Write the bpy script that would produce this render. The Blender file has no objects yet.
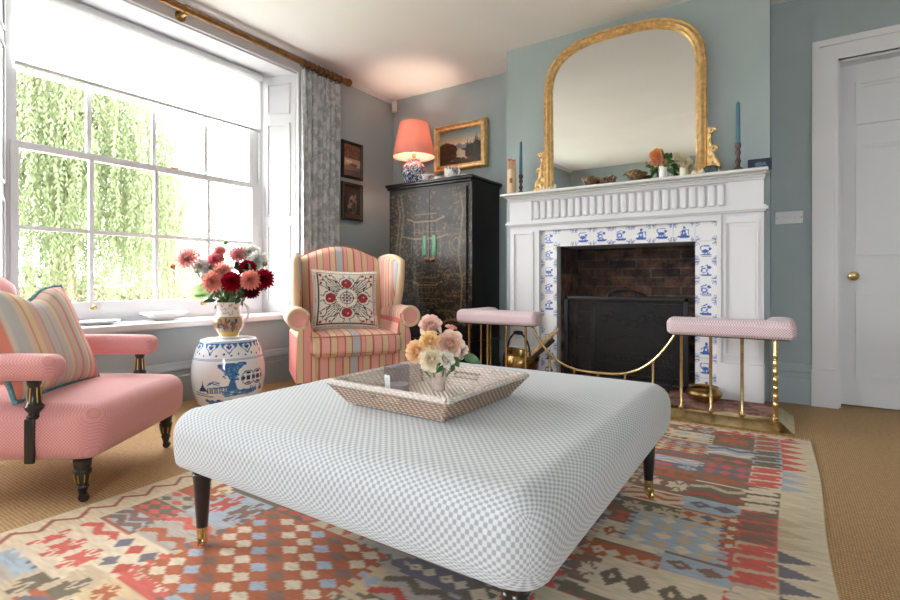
import bpy, math, random
import numpy as np
from mathutils import Matrix, Vector
PI = math.pi
S = bpy.context.scene
COL = S.collection
rnd = random.Random(7)
nr = np.random.RandomState(5)

# ------------------------------------------------------------------ helpers
def lin(c):
    return tuple(((v/255)/12.92 if v/255 <= .04045 else ((v/255+.055)/1.055)**2.4) for v in c[:3])

YAW = math.radians(33.5); FPX = 505.; HZ = 280.; CH = .82
FW = Vector((-math.sin(YAW), math.cos(YAW), 0)); RT = Vector((math.cos(YAW), math.sin(YAW), 0))
def at(px, py, d):          # a point of the place seen at (px, py), d metres ahead
    return Vector((0, 0, CH)) + d*(FW + RT*((px-450)/FPX) + Vector((0, 0, 1))*((HZ-py)/FPX))

class MB:
    def __init__(s): s.v = []; s.f = []; s.m = []; s.uv = []; s.c = []
    def add(s, vs, fs, mi=0, uvs=None, cols=None):
        b = len(s.v); s.v += [tuple(p) for p in vs]
        s.f += [tuple(i+b for i in f) for f in fs]; s.m += [mi]*len(fs)
        if uvs is not None: s.uv += uvs
        else: s.uv += [None]*len(fs)
        if cols is not None: s.c += [tuple(c) for c in cols]
        else: s.c += [None]*len(vs)
        return b
    def T(s, b, M):
        for i in range(b, len(s.v)): s.v[i] = tuple(M @ Vector(s.v[i]))
        return s
    def box(s, x0, x1, y0, y1, z0, z1, mi=0):
        v = [(x, y, z) for z in (z0, z1) for y in (y0, y1) for x in (x0, x1)]
        return s.add(v, [(0,2,3,1),(4,5,7,6),(0,1,5,4),(2,6,7,3),(0,4,6,2),(1,3,7,5)], mi)
    def rbox(s, c, size, r, seg=3, n=(2,2,2), fn=None, mi=0, wrap=False):
        # rounded box; fn(p) moves points; wrap gives each face a cloth-like unrolled uv
        h = [q/2 for q in size]; r = min(r, min(h)*.999)
        def axis(hh, k):
            a = [hh-r + r*math.tan(PI/4*i/seg) for i in range(seg+1)]
            m = [-(hh-r)+2*(hh-r)*i/k for i in range(1, k)]
            return [-q for q in reversed(a)] + m + a
        A = [axis(h[i], n[i]) for i in range(3)]
        key = {}; vs = []; fs = []; uvs = []
        def vert(p):
            k = tuple(round(q, 5) for q in p)
            if k in key: return key[k]
            inn = [max(-(h[i]-r), min(h[i]-r, p[i])) for i in range(3)]
            d = Vector(p)-Vector(inn); L = d.length
            q = Vector(inn) + (d*(r/L) if L > 1e-9 else d)
            if fn: q = Vector(fn(q))
            key[k] = len(vs); vs.append((q.x+c[0], q.y+c[1], q.z+c[2])); return key[k]
        for ax in range(3):
            a, b = (ax+1) % 3, (ax+2) % 3
            for sg in (-1, 1):
                for i in range(len(A[a])-1):
                    for j in range(len(A[b])-1):
                        q = []
                        for (di, dj) in ((0,0),(1,0),(1,1),(0,1)):
                            p = [0,0,0]; p[ax] = sg*h[ax]; p[a] = A[a][i+di]; p[b] = A[b][j+dj]; q.append(p)
                        if sg < 0: q = q[::-1]
                        fs.append(tuple(vert(p) for p in q))
                        if wrap:
                            u = []
                            for p in q:
                                e = h[2]-p[2]
                                if ax == 0: u.append((sg*(h[0]+e), p[1]))
                                elif ax == 1: u.append((p[0], sg*(h[1]+e)))
                                else: u.append((p[0], p[1]))
                            uvs.append(u)
        return s.add(vs, fs, mi, uvs if wrap else None)
    def lathe(s, prof, c=(0,0,0), n=24, mi=0, sc=(1,1), colf=None, cap=True):
        vs = []; fs = []; cols = [] if colf else None
        for k, (r, z) in enumerate(prof):
            for i in range(n):
                a = 2*PI*i/n
                vs.append((c[0]+r*math.cos(a)*sc[0], c[1]+r*math.sin(a)*sc[1], c[2]+z))
                if colf: cols.append(colf(i/n, z, r))
        for k in range(len(prof)-1):
            for i in range(n):
                j = (i+1) % n
                fs.append((k*n+i, k*n+j, (k+1)*n+j, (k+1)*n+i))
        if cap:
            if prof[0][0] > 1e-4: fs.append(tuple(range(n))[::-1])
            if prof[-1][0] > 1e-4: fs.append(tuple((len(prof)-1)*n+i for i in range(n)))
        return s.add(vs, fs, mi, None, cols)
    def tube(s, pts, r, n=8, mi=0, closed=False, sq=1.):
        P = [Vector(p) for p in pts]; m = len(P)
        R = [r]*m if not hasattr(r, '__len__') else r
        up = None; vs = []; fs = []
        for k in range(m):
            a = P[k-1] if (k > 0 or closed) else P[k]; b = P[(k+1) % m] if (k < m-1 or closed) else P[k]
            t = (b-a).normalized()
            if up is None:
                up = Vector((0,0,1)) if abs(t.z) < .9 else Vector((1,0,0))
            sd = t.cross(up).normalized(); up = sd.cross(t).normalized()
            for i in range(n):
                an = 2*PI*i/n
                vs.append(P[k]+R[k]*(math.cos(an)*sd+math.sin(an)*up*sq))
        for k in range(m if closed else m-1):
            for i in range(n):
                j = (i+1) % n; q = ((k+1) % m)*n
                fs.append((k*n+j, k*n+i, q+i, q+j))
        if not closed: fs += [tuple(range(n)), tuple((m-1)*n+i for i in range(n))[::-1]]
        return s.add(vs, fs, mi)
    def prism(s, poly, M, d, mi=0, bev=0):
        # polygon (x, y) extruded by d along z, then placed by M
        n = len(poly)
        if bev:
            def off(k):
                p0 = Vector((*poly[k-1],)); p1 = Vector((*poly[k],)); p2 = Vector((*poly[(k+1) % n],))
                e1 = (p1-p0).normalized(); e2 = (p2-p1).normalized()
                nn = Vector((-(e1.y+e2.y), e1.x+e2.x)); L = nn.length
                nn = nn/L if L > 1e-6 else Vector((0,0))
                return p1 + nn*bev
            ins = [off(k) for k in range(n)]
            lv = [(ins, 0), ([Vector(p) for p in poly], bev), ([Vector(p) for p in poly], d-bev), (ins, d)]
        else:
            lv = [([Vector(p) for p in poly], 0), ([Vector(p) for p in poly], d)]
        vs = []; fs = []
        for pl, z in lv: vs += [M @ Vector((p[0], p[1], z)) for p in pl]
        for k in range(len(lv)-1):
            for i in range(n):
                j = (i+1) % n
                fs.append((k*n+i, k*n+j, (k+1)*n+j, (k+1)*n+i))
        fs += [tuple(range(n))[::-1], tuple((len(lv)-1)*n+i for i in range(n))]
        return s.add(vs, fs, mi)
    def grid(s, fn, nu, nv, mi=0, colf=None, flip=False):
        vs = []; cols = [] if colf else None; fs = []; uvs = []
        for j in range(nv+1):
            for i in range(nu+1):
                u, v = i/nu, j/nv
                vs.append(fn(u, v))
                if colf: cols.append(colf(u, v))
        w = nu+1
        for j in range(nv):
            for i in range(nu):
                q = [j*w+i, j*w+i+1, (j+1)*w+i+1, (j+1)*w+i]
                u = [(i/nu, j/nv), ((i+1)/nu, j/nv), ((i+1)/nu, (j+1)/nv), (i/nu, (j+1)/nv)]
                if flip: q = q[::-1]; u = u[::-1]
                fs.append(tuple(q)); uvs.append(u)
        return s.add(vs, fs, mi, uvs, cols)
    def build(s, name, mats, parent=None, smooth=35, **props):
        me = bpy.data.meshes.new(name); me.from_pydata(s.v, [], s.f)
        for m in (mats if isinstance(mats, (list, tuple)) else [mats]): me.materials.append(m)
        if any(s.m): me.polygons.foreach_set('material_index', s.m)
        if any(u is not None for u in s.uv):
            l = me.uv_layers.new(name='UVMap'); arr = []
            for f, u in zip(s.f, s.uv):
                arr += [c for q in (u or [(0,0)]*len(f)) for c in q]
            l.data.foreach_set('uv', arr)
        if any(c is not None for c in s.c):
            ca = me.color_attributes.new('Col', 'FLOAT_COLOR', 'POINT'); arr = []
            for c in s.c: arr += [*(c or (1,1,1))[:3], 1]
            ca.data.foreach_set('color', arr)
        if smooth:
            me.polygons.foreach_set('use_smooth', [True]*len(me.polygons))
            if smooth < 180: me.set_sharp_from_angle(angle=math.radians(smooth))
        me.update()
        o = bpy.data.objects.new(name, me); COL.objects.link(o)
        if parent: o.parent = parent
        for k, v in props.items(): o[k] = v
        return o

def thing(name, label, cat, loc=(0,0,0), rz=0, group=None, rot=None):
    o = bpy.data.objects.new(name, None); COL.objects.link(o); o.empty_display_size = .05
    o.location = loc; o.rotation_euler = rot or (0, 0, rz)
    o['label'] = label; o['category'] = cat
    if group: o['group'] = group
    return o
def tag(o, label, cat, group=None, kind=None):
    o['label'] = label; o['category'] = cat
    if group: o['group'] = group
    if kind: o['kind'] = kind
    return o
def struct(o, label=None, cat=None):
    o['kind'] = 'structure'
    if label: o['label'] = label; o['category'] = cat
    return o
def sempty(name, label, cat):
    o = thing(name, label, cat); o['kind'] = 'structure'; return o
def copy_tree(o, parent=None):
    c = o.copy(); COL.objects.link(c); c.parent = parent
    for ch in [x for x in bpy.data.objects if x.parent == o]: copy_tree(ch, c)
    return c
Tr = Matrix.Translation
def Rot(a, ax): return Matrix.Rotation(a, 4, ax)

# ------------------------------------------------------------------ a small painter for woven, glazed and embroidered patterns
class Cv:
    def __init__(s, x0, y0, x1, y1, res, bg):
        s.x0, s.y0, s.res = x0, y0, res
        s.w = max(2, int(round((x1-x0)/res))); s.h = max(2, int(round((y1-y0)/res)))
        s.a = np.zeros((s.h, s.w, 3)); s.a[:] = lin(bg)
        s.X, s.Y = np.meshgrid(x0+(np.arange(s.w)+.5)*res, y0+(np.arange(s.h)+.5)*res)
    def _sl(s, xa, ya, xb, yb):
        i0 = max(0, int((xa-s.x0)/s.res)-1); i1 = min(s.w, int((xb-s.x0)/s.res)+2)
        j0 = max(0, int((ya-s.y0)/s.res)-1); j1 = min(s.h, int((yb-s.y0)/s.res)+2)
        return slice(j0, max(j0, j1)), slice(i0, max(i0, i1))
    def put(s, sl, m, col):
        sub = s.a[sl]; sub[m] = lin(col)
    def rect(s, xa, ya, xb, yb, col):
        sl = s._sl(xa, ya, xb, yb); X, Y = s.X[sl], s.Y[sl]
        s.put(sl, (X >= xa)&(X < xb)&(Y >= ya)&(Y < yb), col)
    def poly(s, pts, col):
        xs = [p[0] for p in pts]; ys = [p[1] for p in pts]
        sl = s._sl(min(xs), min(ys), max(xs), max(ys)); X, Y = s.X[sl], s.Y[sl]
        m = np.zeros(X.shape, bool); n = len(pts)
        for k in range(n):
            (xa, ya), (xb, yb) = pts[k-1], pts[k]
            if ya == yb: continue
            c = ((ya > Y) != (yb > Y)) & (X < (xb-xa)*(Y-ya)/(yb-ya)+xa)
            m ^= c
        s.put(sl, m, col)
    def ell(s, cx, cy, rx, ry, col, rot=0):
        R = max(rx, ry); sl = s._sl(cx-R, cy-R, cx+R, cy+R); X, Y = s.X[sl]-cx, s.Y[sl]-cy
        c, q = math.cos(rot), math.sin(rot); U = X*c+Y*q; V = -X*q+Y*c
        s.put(sl, (U/rx)**2+(V/ry)**2 <= 1, col)
    def line(s, pts, w, col):
        for (xa, ya), (xb, yb) in zip(pts[:-1], pts[1:]):
            sl = s._sl(min(xa,xb)-w, min(ya,yb)-w, max(xa,xb)+w, max(ya,yb)+w); X, Y = s.X[sl], s.Y[sl]
            dx, dy = xb-xa, yb-ya; L = dx*dx+dy*dy or 1e-12
            t = np.clip(((X-xa)*dx+(Y-ya)*dy)/L, 0, 1)
            s.put(sl, (X-xa-t*dx)**2+(Y-ya-t*dy)**2 <= (w/2)**2, col)
    def at(s, x, y):
        i = min(s.w-1, max(0, int((x-s.x0)/s.res))); j = min(s.h-1, max(0, int((y-s.y0)/s.res)))
        return s.a[j, i]

# ------------------------------------------------------------------ materials
def base_mat(name):
    m = bpy.data.materials.new(name); m.use_nodes = True; nt = m.node_tree
    return m, nt, nt.nodes['Principled BSDF']
def N(nt, t, **kw):
    n = nt.nodes.new(t)
    for k, v in kw.items():
        if k in n.inputs: n.inputs[k].default_value = v
        else: setattr(n, k, v)
    return n
def ramp(nt, fac, stops, interp='LINEAR'):
    r = nt.nodes.new('ShaderNodeValToRGB'); r.color_ramp.interpolation = interp
    e = r.color_ramp.elements
    while len(e) < len(stops): e.new(.5)
    for k, (p, c) in enumerate(stops): e[k].position = p; e[k].color = (*lin(c), 1)
    if fac is not None: nt.links.new(fac, r.inputs[0])
    return r.outputs[0]
def mapping(nt, kind='Object', scale=(1,1,1), rot=(0,0,0)):
    tc = nt.nodes.new('ShaderNodeTexCoord'); mp = nt.nodes.new('ShaderNodeMapping')
    mp.inputs['Scale'].default_value = scale; mp.inputs['Rotation'].default_value = rot
    nt.links.new(tc.outputs[kind], mp.inputs[0]); return mp.outputs[0]
def addbump(nt, b, src, strength=.2, dist=.01):
    bp = nt.nodes.new('ShaderNodeBump'); bp.inputs['Strength'].default_value = strength; bp.inputs['Distance'].default_value = dist
    nt.links.new(src, bp.inputs['Height']); nt.links.new(bp.outputs[0], b.inputs['Normal'])
def noise(nt, vec, scale, detail=3, rough=.5):
    n = nt.nodes.new('ShaderNodeTexNoise'); n.inputs['Scale'].default_value = scale; n.inputs['Detail'].default_value = detail
    n.inputs['Roughness'].default_value = rough
    if vec is not None: nt.links.new(vec, n.inputs['Vector'])
    return n
def M(name, c, rough=.55, metal=0., var=0., vs=8., bump=0., bs=60., coat=0., sheen=0., emit=None, spec=None):
    m, nt, b = base_mat(name)
    b.inputs['Base Color'].default_value = (*lin(c), 1); b.inputs['Roughness'].default_value = rough; b.inputs['Metallic'].default_value = metal
    if spec is not None: b.inputs['Specular IOR Level'].default_value = spec
    if coat: b.inputs['Coat Weight'].default_value = coat; b.inputs['Coat Roughness'].default_value = .08
    if sheen: b.inputs['Sheen Weight'].default_value = sheen
    vec = mapping(nt)
    if var:
        n = noise(nt, vec, vs)
        lo = [max(0, q*(1-var)) for q in c]; hi = [min(255, q*(1+var)) for q in c]
        nt.links.new(ramp(nt, n.outputs[0], [(.3, lo), (.7, hi)]), b.inputs['Base Color'])
    if bump: addbump(nt, b, noise(nt, vec, bs, 2).outputs[0], bump, .004)
    if emit: b.inputs['Emission Color'].default_value = (*lin(emit[0]), 1); b.inputs['Emission Strength'].default_value = emit[1]
    return m
def VC(name, rough=.7, weave=0, bump=.2, coat=0, metal=0, sheen=0, var=.0):
    m, nt, b = base_mat(name)
    a = nt.nodes.new('ShaderNodeAttribute'); a.attribute_name = 'Col'
    out = a.outputs['Color']; vec = mapping(nt)
    if var:
        n = noise(nt, vec, 60, 4); mx = N(nt, 'ShaderNodeMix', data_type='RGBA', blend_type='MULTIPLY'); mx.inputs[0].default_value = 1
        nt.links.new(out, mx.inputs[6]); nt.links.new(ramp(nt, n.outputs[0], [(.3, [255*(1-var)]*3), (.7, (255,255,255))]), mx.inputs[7]); out = mx.outputs[2]
    nt.links.new(out, b.inputs['Base Color'])
    b.inputs['Roughness'].default_value = rough; b.inputs['Metallic'].default_value = metal
    if coat: b.inputs['Coat Weight'].default_value = coat; b.inputs['Coat Roughness'].default_value = .05
    if sheen: b.inputs['Sheen Weight'].default_value = sheen
    if weave:
        addbump(nt, b, noise(nt, vec, weave, 2).outputs[0], bump, .003)
    return m
def math_node(nt, op, a, b=None):
    n = nt.nodes.new('ShaderNodeMath'); n.operation = op
    for k, q in enumerate((a, b)):
        if q is None: continue
        if isinstance(q, (int, float)): n.inputs[k].default_value = q
        else: nt.links.new(q, n.inputs[k])
    return n.outputs[0]
def dots(name, base, dot, period, kind='UV', thr=.2, rough=.85, stag=True, soft=.12, bump=.25):
    # woven spot cloth: rows of little ovals, staggered
    m, nt, b = base_mat(name)
    vec = mapping(nt, kind, (1/period[0], 1/period[1], 1/(period[2] if len(period) > 2 else 1)))
    sx = nt.nodes.new('ShaderNodeSeparateXYZ'); nt.links.new(vec, sx.inputs[0])
    cu = math_node(nt, 'COSINE', math_node(nt, 'MULTIPLY', sx.outputs[0], 2*PI))
    cv = math_node(nt, 'COSINE', math_node(nt, 'MULTIPLY', sx.outputs[1], 2*PI))
    val = math_node(nt, 'MULTIPLY', cu, cv)
    if len(period) > 2:
        cw = math_node(nt, 'COSINE', math_node(nt, 'MULTIPLY', sx.outputs[2], 2*PI))
        val = math_node(nt, 'MULTIPLY', val, cw)
    if not stag: val = math_node(nt, 'MULTIPLY', math_node(nt, 'ADD', cu, cv), .5)
    fac = math_node(nt, 'ADD', math_node(nt, 'MULTIPLY', val, .5), .5)
    col = ramp(nt, fac, [(.5+thr/2-soft/2, base), (.5+thr/2+soft/2, dot)])
    nt.links.new(col, b.inputs['Base Color']); b.inputs['Roughness'].default_value = rough
    b.inputs['Sheen Weight'].default_value = .3
    addbump(nt, b, fac, bump, .002)
    return m
STR_STOPS = []
def stripe_mat(name, axis, off=0.):
    P = .36
    cols = dict(b=(182,192,194), r=(206,104,94), p=(226,164,154), t=(222,196,160), k=(230,176,164))
    seq = [('b',.024),('r',.010),('p',.026),('r',.006),('t',.044),('r',.014),('k',.052),('r',.010),('t',.040),('r',.006),('p',.044),('r',.010),('t',.038),('r',.008),('b',.028)]
    tot = sum(w for _, w in seq); stops = []; x = 0
    for c, w in seq: stops.append((x/tot, cols[c])); x += w
    m, nt, b = base_mat(name)
    vec = mapping(nt); sx = nt.nodes.new('ShaderNodeSeparateXYZ'); nt.links.new(vec, sx.inputs[0])
    u = sx.outputs['XYZ'.index(axis)]
    u = math_node(nt, 'FRACT', math_node(nt, 'DIVIDE', math_node(nt, 'ADD', u, 36+off), P))
    nt.links.new(ramp(nt, u, stops, 'CONSTANT'), b.inputs['Base Color'])
    b.inputs['Roughness'].default_value = .85; b.inputs['Sheen Weight'].default_value = .15
    addbump(nt, b, noise(nt, vec, 500, 1).outputs[0], .15, .002)
    return m

W_WALL = M('teal_grey_paint', (160,173,177), .75, var=.02, vs=3, bump=.04, bs=120)
W_WALL_LIT = M('teal_grey_paint_lit', (163,176,179), .75, var=.02, vs=3, bump=.04, bs=120)  # same wall paint, the breast's brighter light put into its colour
W_SKIRT = M('teal_grey_eggshell', (160,174,180), .45)
W_CEIL = M('ceiling_white', (246,243,242), .85, var=.01, vs=2)
W_TRIM = M('white_gloss_paint', (218,219,223), .4)
W_MANTEL = M('white_mantel_paint', (222,223,226), .4)
W_DOOR = M('door_white_paint', (214,216,221), .45)
BRASS = M('polished_brass', (216,190,136), .25, 1., var=.08, vs=30)
BRASS_OLD = M('aged_brass', (150,118,68), .3, 1., var=.25, vs=12)
BRONZE = M('antique_bronze', (104,74,48), .4, .9, var=.2, vs=20)
EBONY = M('ebonised_wood', (26,22,22), .3, coat=.3)
GOLD = M('gilt', (232,200,146), .42, .9, var=.10, vs=35, bump=.2, bs=70)
GOLD_LINE = M('gold_paint', (196,160,90), .35, .8)
CHARCOAL = M('black_cast_iron', (30,31,33), .5, .3, bump=.04, bs=60)
WHITE_CHINA = M('white_china', (240,240,238), .12, coat=.6)
LEAF = M('dark_green_leaf', (48,92,44), .45, var=.2, vs=40)
LEAF_LIME = M('lime_green_leaf', (120,164,52), .5, var=.12, vs=30)
STEM = M('green_stem', (84,116,60), .6)

def sisal():
    m, nt, b = base_mat('woven_sisal')
    vec = mapping(nt, 'Object', (1,1,1))
    w1 = N(nt, 'ShaderNodeTexWave', wave_type='BANDS', bands_direction='X'); w1.inputs['Scale'].default_value = 38; w1.inputs['Distortion'].default_value = 2.2; w1.inputs['Detail'].default_value = 2
    w2 = N(nt, 'ShaderNodeTexWave', wave_type='BANDS', bands_direction='Y'); w2.inputs['Scale'].default_value = 26; w2.inputs['Distortion'].default_value = 2.2; w2.inputs['Detail'].default_value = 2
    nt.links.new(vec, w1.inputs[0]); nt.links.new(vec, w2.inputs[0])
    pr = math_node(nt, 'MULTIPLY', w1.outputs[1], w2.outputs[1])
    n = noise(nt, vec, 55, 5, .7)
    f = math_node(nt, 'ADD', math_node(nt, 'MULTIPLY', pr, .5), math_node(nt, 'MULTIPLY', n.outputs[0], .6))
    nt.links.new(ramp(nt, f, [(.15, (146,114,80)), (.5, (186,154,112)), (.85, (210,184,146))]), b.inputs['Base Color'])
    b.inputs['Roughness'].default_value = .95; b.inputs['Specular IOR Level'].default_value = .2
    addbump(nt, b, f, .5, .004); return m
SISAL = sisal()

def bricks(name, c1, c2, mort, scale, kind='Object', rot=(0,0,0), bw=.215, rh=.07):
    m, nt, b = base_mat(name)
    vec = mapping(nt, kind, (1,1,1), rot)
    t = nt.nodes.new('ShaderNodeTexBrick'); nt.links.new(vec, t.inputs[0])
    t.inputs['Color1'].default_value = (*lin(c1),1); t.inputs['Color2'].default_value = (*lin(c2),1); t.inputs['Mortar'].default_value = (*lin(mort),1)
    t.inputs['Scale'].default_value = 1; t.inputs['Brick Width'].default_value = bw; t.inputs['Row Height'].default_value = rh; t.inputs['Mortar Size'].default_value = .006
    n = noise(nt, vec, 9, 5, .7)
    mx = N(nt, 'ShaderNodeMix', data_type='RGBA', blend_type='MULTIPLY'); mx.inputs[0].default_value = 1
    nt.links.new(t.outputs[0], mx.inputs[6]); nt.links.new(ramp(nt, n.outputs[0], [(.35, (90,90,90)), (.65, (255,255,255))]), mx.inputs[7])
    nt.links.new(mx.outputs[2], b.inputs['Base Color']); b.inputs['Roughness'].default_value = .85
    iv = math_node(nt, 'SUBTRACT', 1, t.outputs[1]); addbump(nt, b, math_node(nt, 'ADD', iv, math_node(nt, 'MULTIPLY', n.outputs[0], .6)), .8, .01)
    return m
SOOT_BRICK = bricks('sooty_brick', (120,82,68), (70,54,48), (112,98,90), 1, rot=(PI/2,0,0))
SOOT_BRICK_SIDE = bricks('sooty_brick_cheek', (150,112,96), (96,76,68), (130,116,106), 1, rot=(PI/2,0,PI/2))
HEARTH_M = bricks('hearth_tiles', (204,152,134), (190,136,120), (160,130,116), 1, bw=.2, rh=.2)

def glassy(name, tint=(255,255,255), amt=.06):
    m = bpy.data.materials.new(name); m.use_nodes = True; nt = m.node_tree; nt.nodes.clear()
    o = nt.nodes.new('ShaderNodeOutputMaterial'); mx = nt.nodes.new('ShaderNodeMixShader')
    t = nt.nodes.new('ShaderNodeBsdfTransparent'); t.inputs[0].default_value = (*lin(tint),1)
    g = nt.nodes.new('ShaderNodeBsdfGlossy'); g.inputs['Roughness'].default_value = .02
    lw = nt.nodes.new('ShaderNodeLayerWeight'); lw.inputs[0].default_value = .25
    nt.links.new(math_node(nt, 'ADD', math_node(nt, 'MULTIPLY', math_node(nt, 'POWER', lw.outputs['Facing'], 3), .5), amt*.3), mx.inputs[0])
    nt.links.new(t.outputs[0], mx.inputs[1]); nt.links.new(g.outputs[0], mx.inputs[2]); nt.links.new(mx.outputs[0], o.inputs[0])
    return m
PANE = glassy('window_glass'); GREY_GLASS = glassy('grey_candle_glass', (238,237,241), .2)
def translucent(name, c, tr=.5, rough=.8, c2=None):
    m = bpy.data.materials.new(name); m.use_nodes = True; nt = m.node_tree; nt.nodes.clear()
    o = nt.nodes.new('ShaderNodeOutputMaterial'); mx = nt.nodes.new('ShaderNodeMixShader'); mx.inputs[0].default_value = tr
    d = nt.nodes.new('ShaderNodeBsdfDiffuse'); d.inputs[0].default_value = (*lin(c),1)
    t = nt.nodes.new('ShaderNodeBsdfTranslucent'); t.inputs[0].default_value = (*lin(c2 or c),1)
    nt.links.new(d.outputs[0], mx.inputs[1]); nt.links.new(t.outputs[0], mx.inputs[2]); nt.links.new(mx.outputs[0], o.inputs[0])
    return m
BLIND = translucent('white_blind_cloth', (252,252,252), .6)
SHADE = translucent('coral_shade_card', (232,164,152), .2, c2=(250,206,190))

# ------------------------------------------------------------------ the room
XL, XR, YN, YF, H = -3.41, 2.2, -2.1, 4.08, 2.69
BX0, BX1, BY = -1.893, -.074, 3.70
OX0, OX1, OZ = -1.442, -.488, 1.075            # fire opening
HZT = .065                                     # hearth height
WY0, WY1, WZ0, WZ1 = .875, 2.825, .5, 2.56     # window recess
b = MB(); b.box(XL-.42, XR+.15, YN-.15, YF+.4, -.12, 0); o = b.build('floor', SISAL, smooth=0); struct(o, 'tan woven sisal carpet covering the whole floor', 'floor')
b = MB(); b.box(XL-.42, XR+.15, YN-.15, YF+.4, H, H+.12); o = b.build('ceiling', W_CEIL, smooth=0); struct(o, 'plain off white painted ceiling over the room', 'ceiling')
b = MB()
L2 = (-1.35, .15); b.box(XL-.42, XL, YN-.15, L2[0], 0, H); b.box(XL-.42, XL, L2[1], WY0, 0, H); b.box(XL-.42, XL, *L2, 0, WZ0); b.box(XL-.42, XL, *L2, 2.35, H); b.box(XL-.42, XL, WY1, YF+.4, 0, H); b.box(XL-.42, XL, WY0, WY1, 0, WZ0); b.box(XL-.42, XL, WY0, WY1, WZ1, H)  # includes an opening for the added fill window
o = b.build('wall_left', W_WALL, smooth=0); struct(o, 'teal grey wall holding the large sash window', 'wall')
DX0, DX1, DZ = .288, 1.10, 2.23                # door opening
b = MB(); b.box(XL, BX0+.05, YF, YF+.15, 0, H); b.box(BX1-.05, DX0, YF, YF+.15, 0, H); b.box(DX1, XR+.15, YF, YF+.15, 0, H); b.box(DX0, DX1, YF, YF+.15, DZ, H)
b.box(BX0+.05, BX1-.05, YF+.1, YF+.2, 0, H); b.box(DX0-.05, DX1+.05, YF+.15, YF+.2, 0, DZ+.05)  # panel added behind the door blocks daylight leaking under it
o = b.build('wall_far', W_WALL, smooth=0); struct(o, 'teal grey back wall behind cabinet and door', 'wall')
b = MB(); b.box(BX0, OX0, BY, YF+.1, 0, H); b.box(OX1, BX1, BY, YF+.1, 0, H); b.box(OX0, OX1, BY, YF+.1, OZ, H)
o = b.build('wall_chimney', W_WALL_LIT, smooth=0); struct(o, 'teal grey chimney breast, tinted lighter as if lit, above the white mantelpiece', 'wall')
b = MB(); b.box(OX0+.001, OX1-.001, YF+.03, YF+.09, .0, OZ+.3, 0); b.box(OX0, OX0+.006, BY+.03, YF+.03, 0, OZ, 1); b.box(OX1-.006, OX1, BY+.03, YF+.03, 0, OZ, 1)
o = b.build('wall_firebox', [SOOT_BRICK, SOOT_BRICK_SIDE], smooth=0); struct(o, 'sooty brick lining inside the fire opening', 'wall')
# near and right walls, the near one cut for an added fill window
b = MB()
NW = [(.15, 1.2)]; z0, z1 = .5, 2.25
xs = [XL-.42] + [q for w in NW for q in w] + [XR+.15]
for k in range(0, len(xs), 2): b.box(xs[k], xs[k+1], YN-.15, YN, 0, H)
for (a, c) in NW: b.box(a, c, YN-.15, YN, 0, z0); b.box(a, c, YN-.15, YN, z1, H)
o = b.build('wall_near', W_WALL, smooth=0); struct(o, 'teal grey wall behind the viewer', 'wall')
b = MB(); b.box(XR, XR+.15, YN, YF, 0, H)
o = b.build('wall_right', W_WALL, smooth=0); struct(o, 'teal grey wall to the right of the viewer', 'wall')

def skirting(name, p0, p1, nrm, parent=None):
    # profile (depth from wall, height)
    prof = [(0,0),(.022,0),(.022,.17),(.017,.178),(.017,.205),(.024,.212),(.024,.222),(.012,.245),(.006,.262),(0,.268)]
    p0 = Vector((*p0,0)); p1 = Vector((*p1,0)); n = Vector((*nrm,0)); d = p1-p0
    Mx = Matrix(((n.x, 0, d.normalized().x, p0.x), (n.y, 0, d.normalized().y, p0.y), (0, 1, 0, 0), (0,0,0,1)))
    b = MB(); b.prism(prof, Mx, d.length)
    return struct(b.build(name, W_SKIRT, smooth=0), 'tall moulded skirting board painted teal grey', 'skirting board')
skirting('baseboard_left', (XL, YN), (XL, YF), (1, 0))
skirting('baseboard_far', (BX1, YF), (.163, YF), (0, -1))
o = skirting('baseboard_alcove', (XL+.03, YF), (BX0, YF), (0, -1)); 
b = MB(); b.prism([(0,0),(.03,0),(.027,-.012),(.012,-.03),(.006,-.042),(0,-.042)], Matrix(((1,0,0,XL),(0,0,1,YN),(0,1,0,H),(0,0,0,1))), YF-YN)
struct(b.build('trim_1', W_TRIM, smooth=0), 'narrow white cornice along the window wall', 'cornice')

# door in the back wall with its casing
dr = sempty('door_1', 'white six panel door with brass knob in the back wall', 'door')
b = MB()
ly = YF+.09
b.box(DX0, DX1, ly, ly+.04, .01, DZ)
o = b.build('door_leaf', W_DOOR, dr, smooth=0)
b = MB()
def panel_frame(b, x0, x1, z0, z1, y, w=.04, out=.018):
    for i in range(2):
        e = i*w*.5; d = out*(1-.5*i)
        b.box(x0+e, x1-e, y-d, y, z0+e, z0+e+w*.5); b.box(x0+e, x1-e, y-d, y, z1-e-w*.5, z1-e)
        b.box(x0+e, x0+e+w*.5, y-d, y, z0+e+w*.5, z1-e-w*.5); b.box(x1-e-w*.5, x1-e, y-d, y, z0+e+w*.5, z1-e-w*.5)
for (xa, xb) in ((.385,.66),(.75,1.02)):
    for (za, zb) in ((.19,.74),(.98,1.70),(1.82,2.10)): panel_frame(b, xa, xb, za, zb, ly)
b.build('panel_moulding', W_DOOR, dr, smooth=0)
b = MB(); i0 = b.lathe([(0,0),(.026,0),(.028,.006),(.012,.010),(.010,.03),(.024,.036),(.030,.05),(.026,.064),(.012,.07),(0,.071)], n=24)
b.T(i0, Tr((.372, ly, .845)) @ Rot(PI/2, 'X')); b.build('door_knob', BRASS, dr, label='polished brass door knob')
b = MB()
cw = .125
prof = [(0,0),(cw,0),(cw,.02),(cw-.03,.026),(cw-.04,.018),(.02,.016),(.012,.022),(0,.022)]
def casing(b, pts):  # mitred boxes
    pass
b.box(DX0-cw, DX0, YF-.022, YF, .20, DZ+cw); b.box(DX1, DX1+cw, YF-.022, YF, .20, DZ+cw); b.box(DX0, DX1, YF-.022, YF, DZ, DZ+cw)
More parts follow.
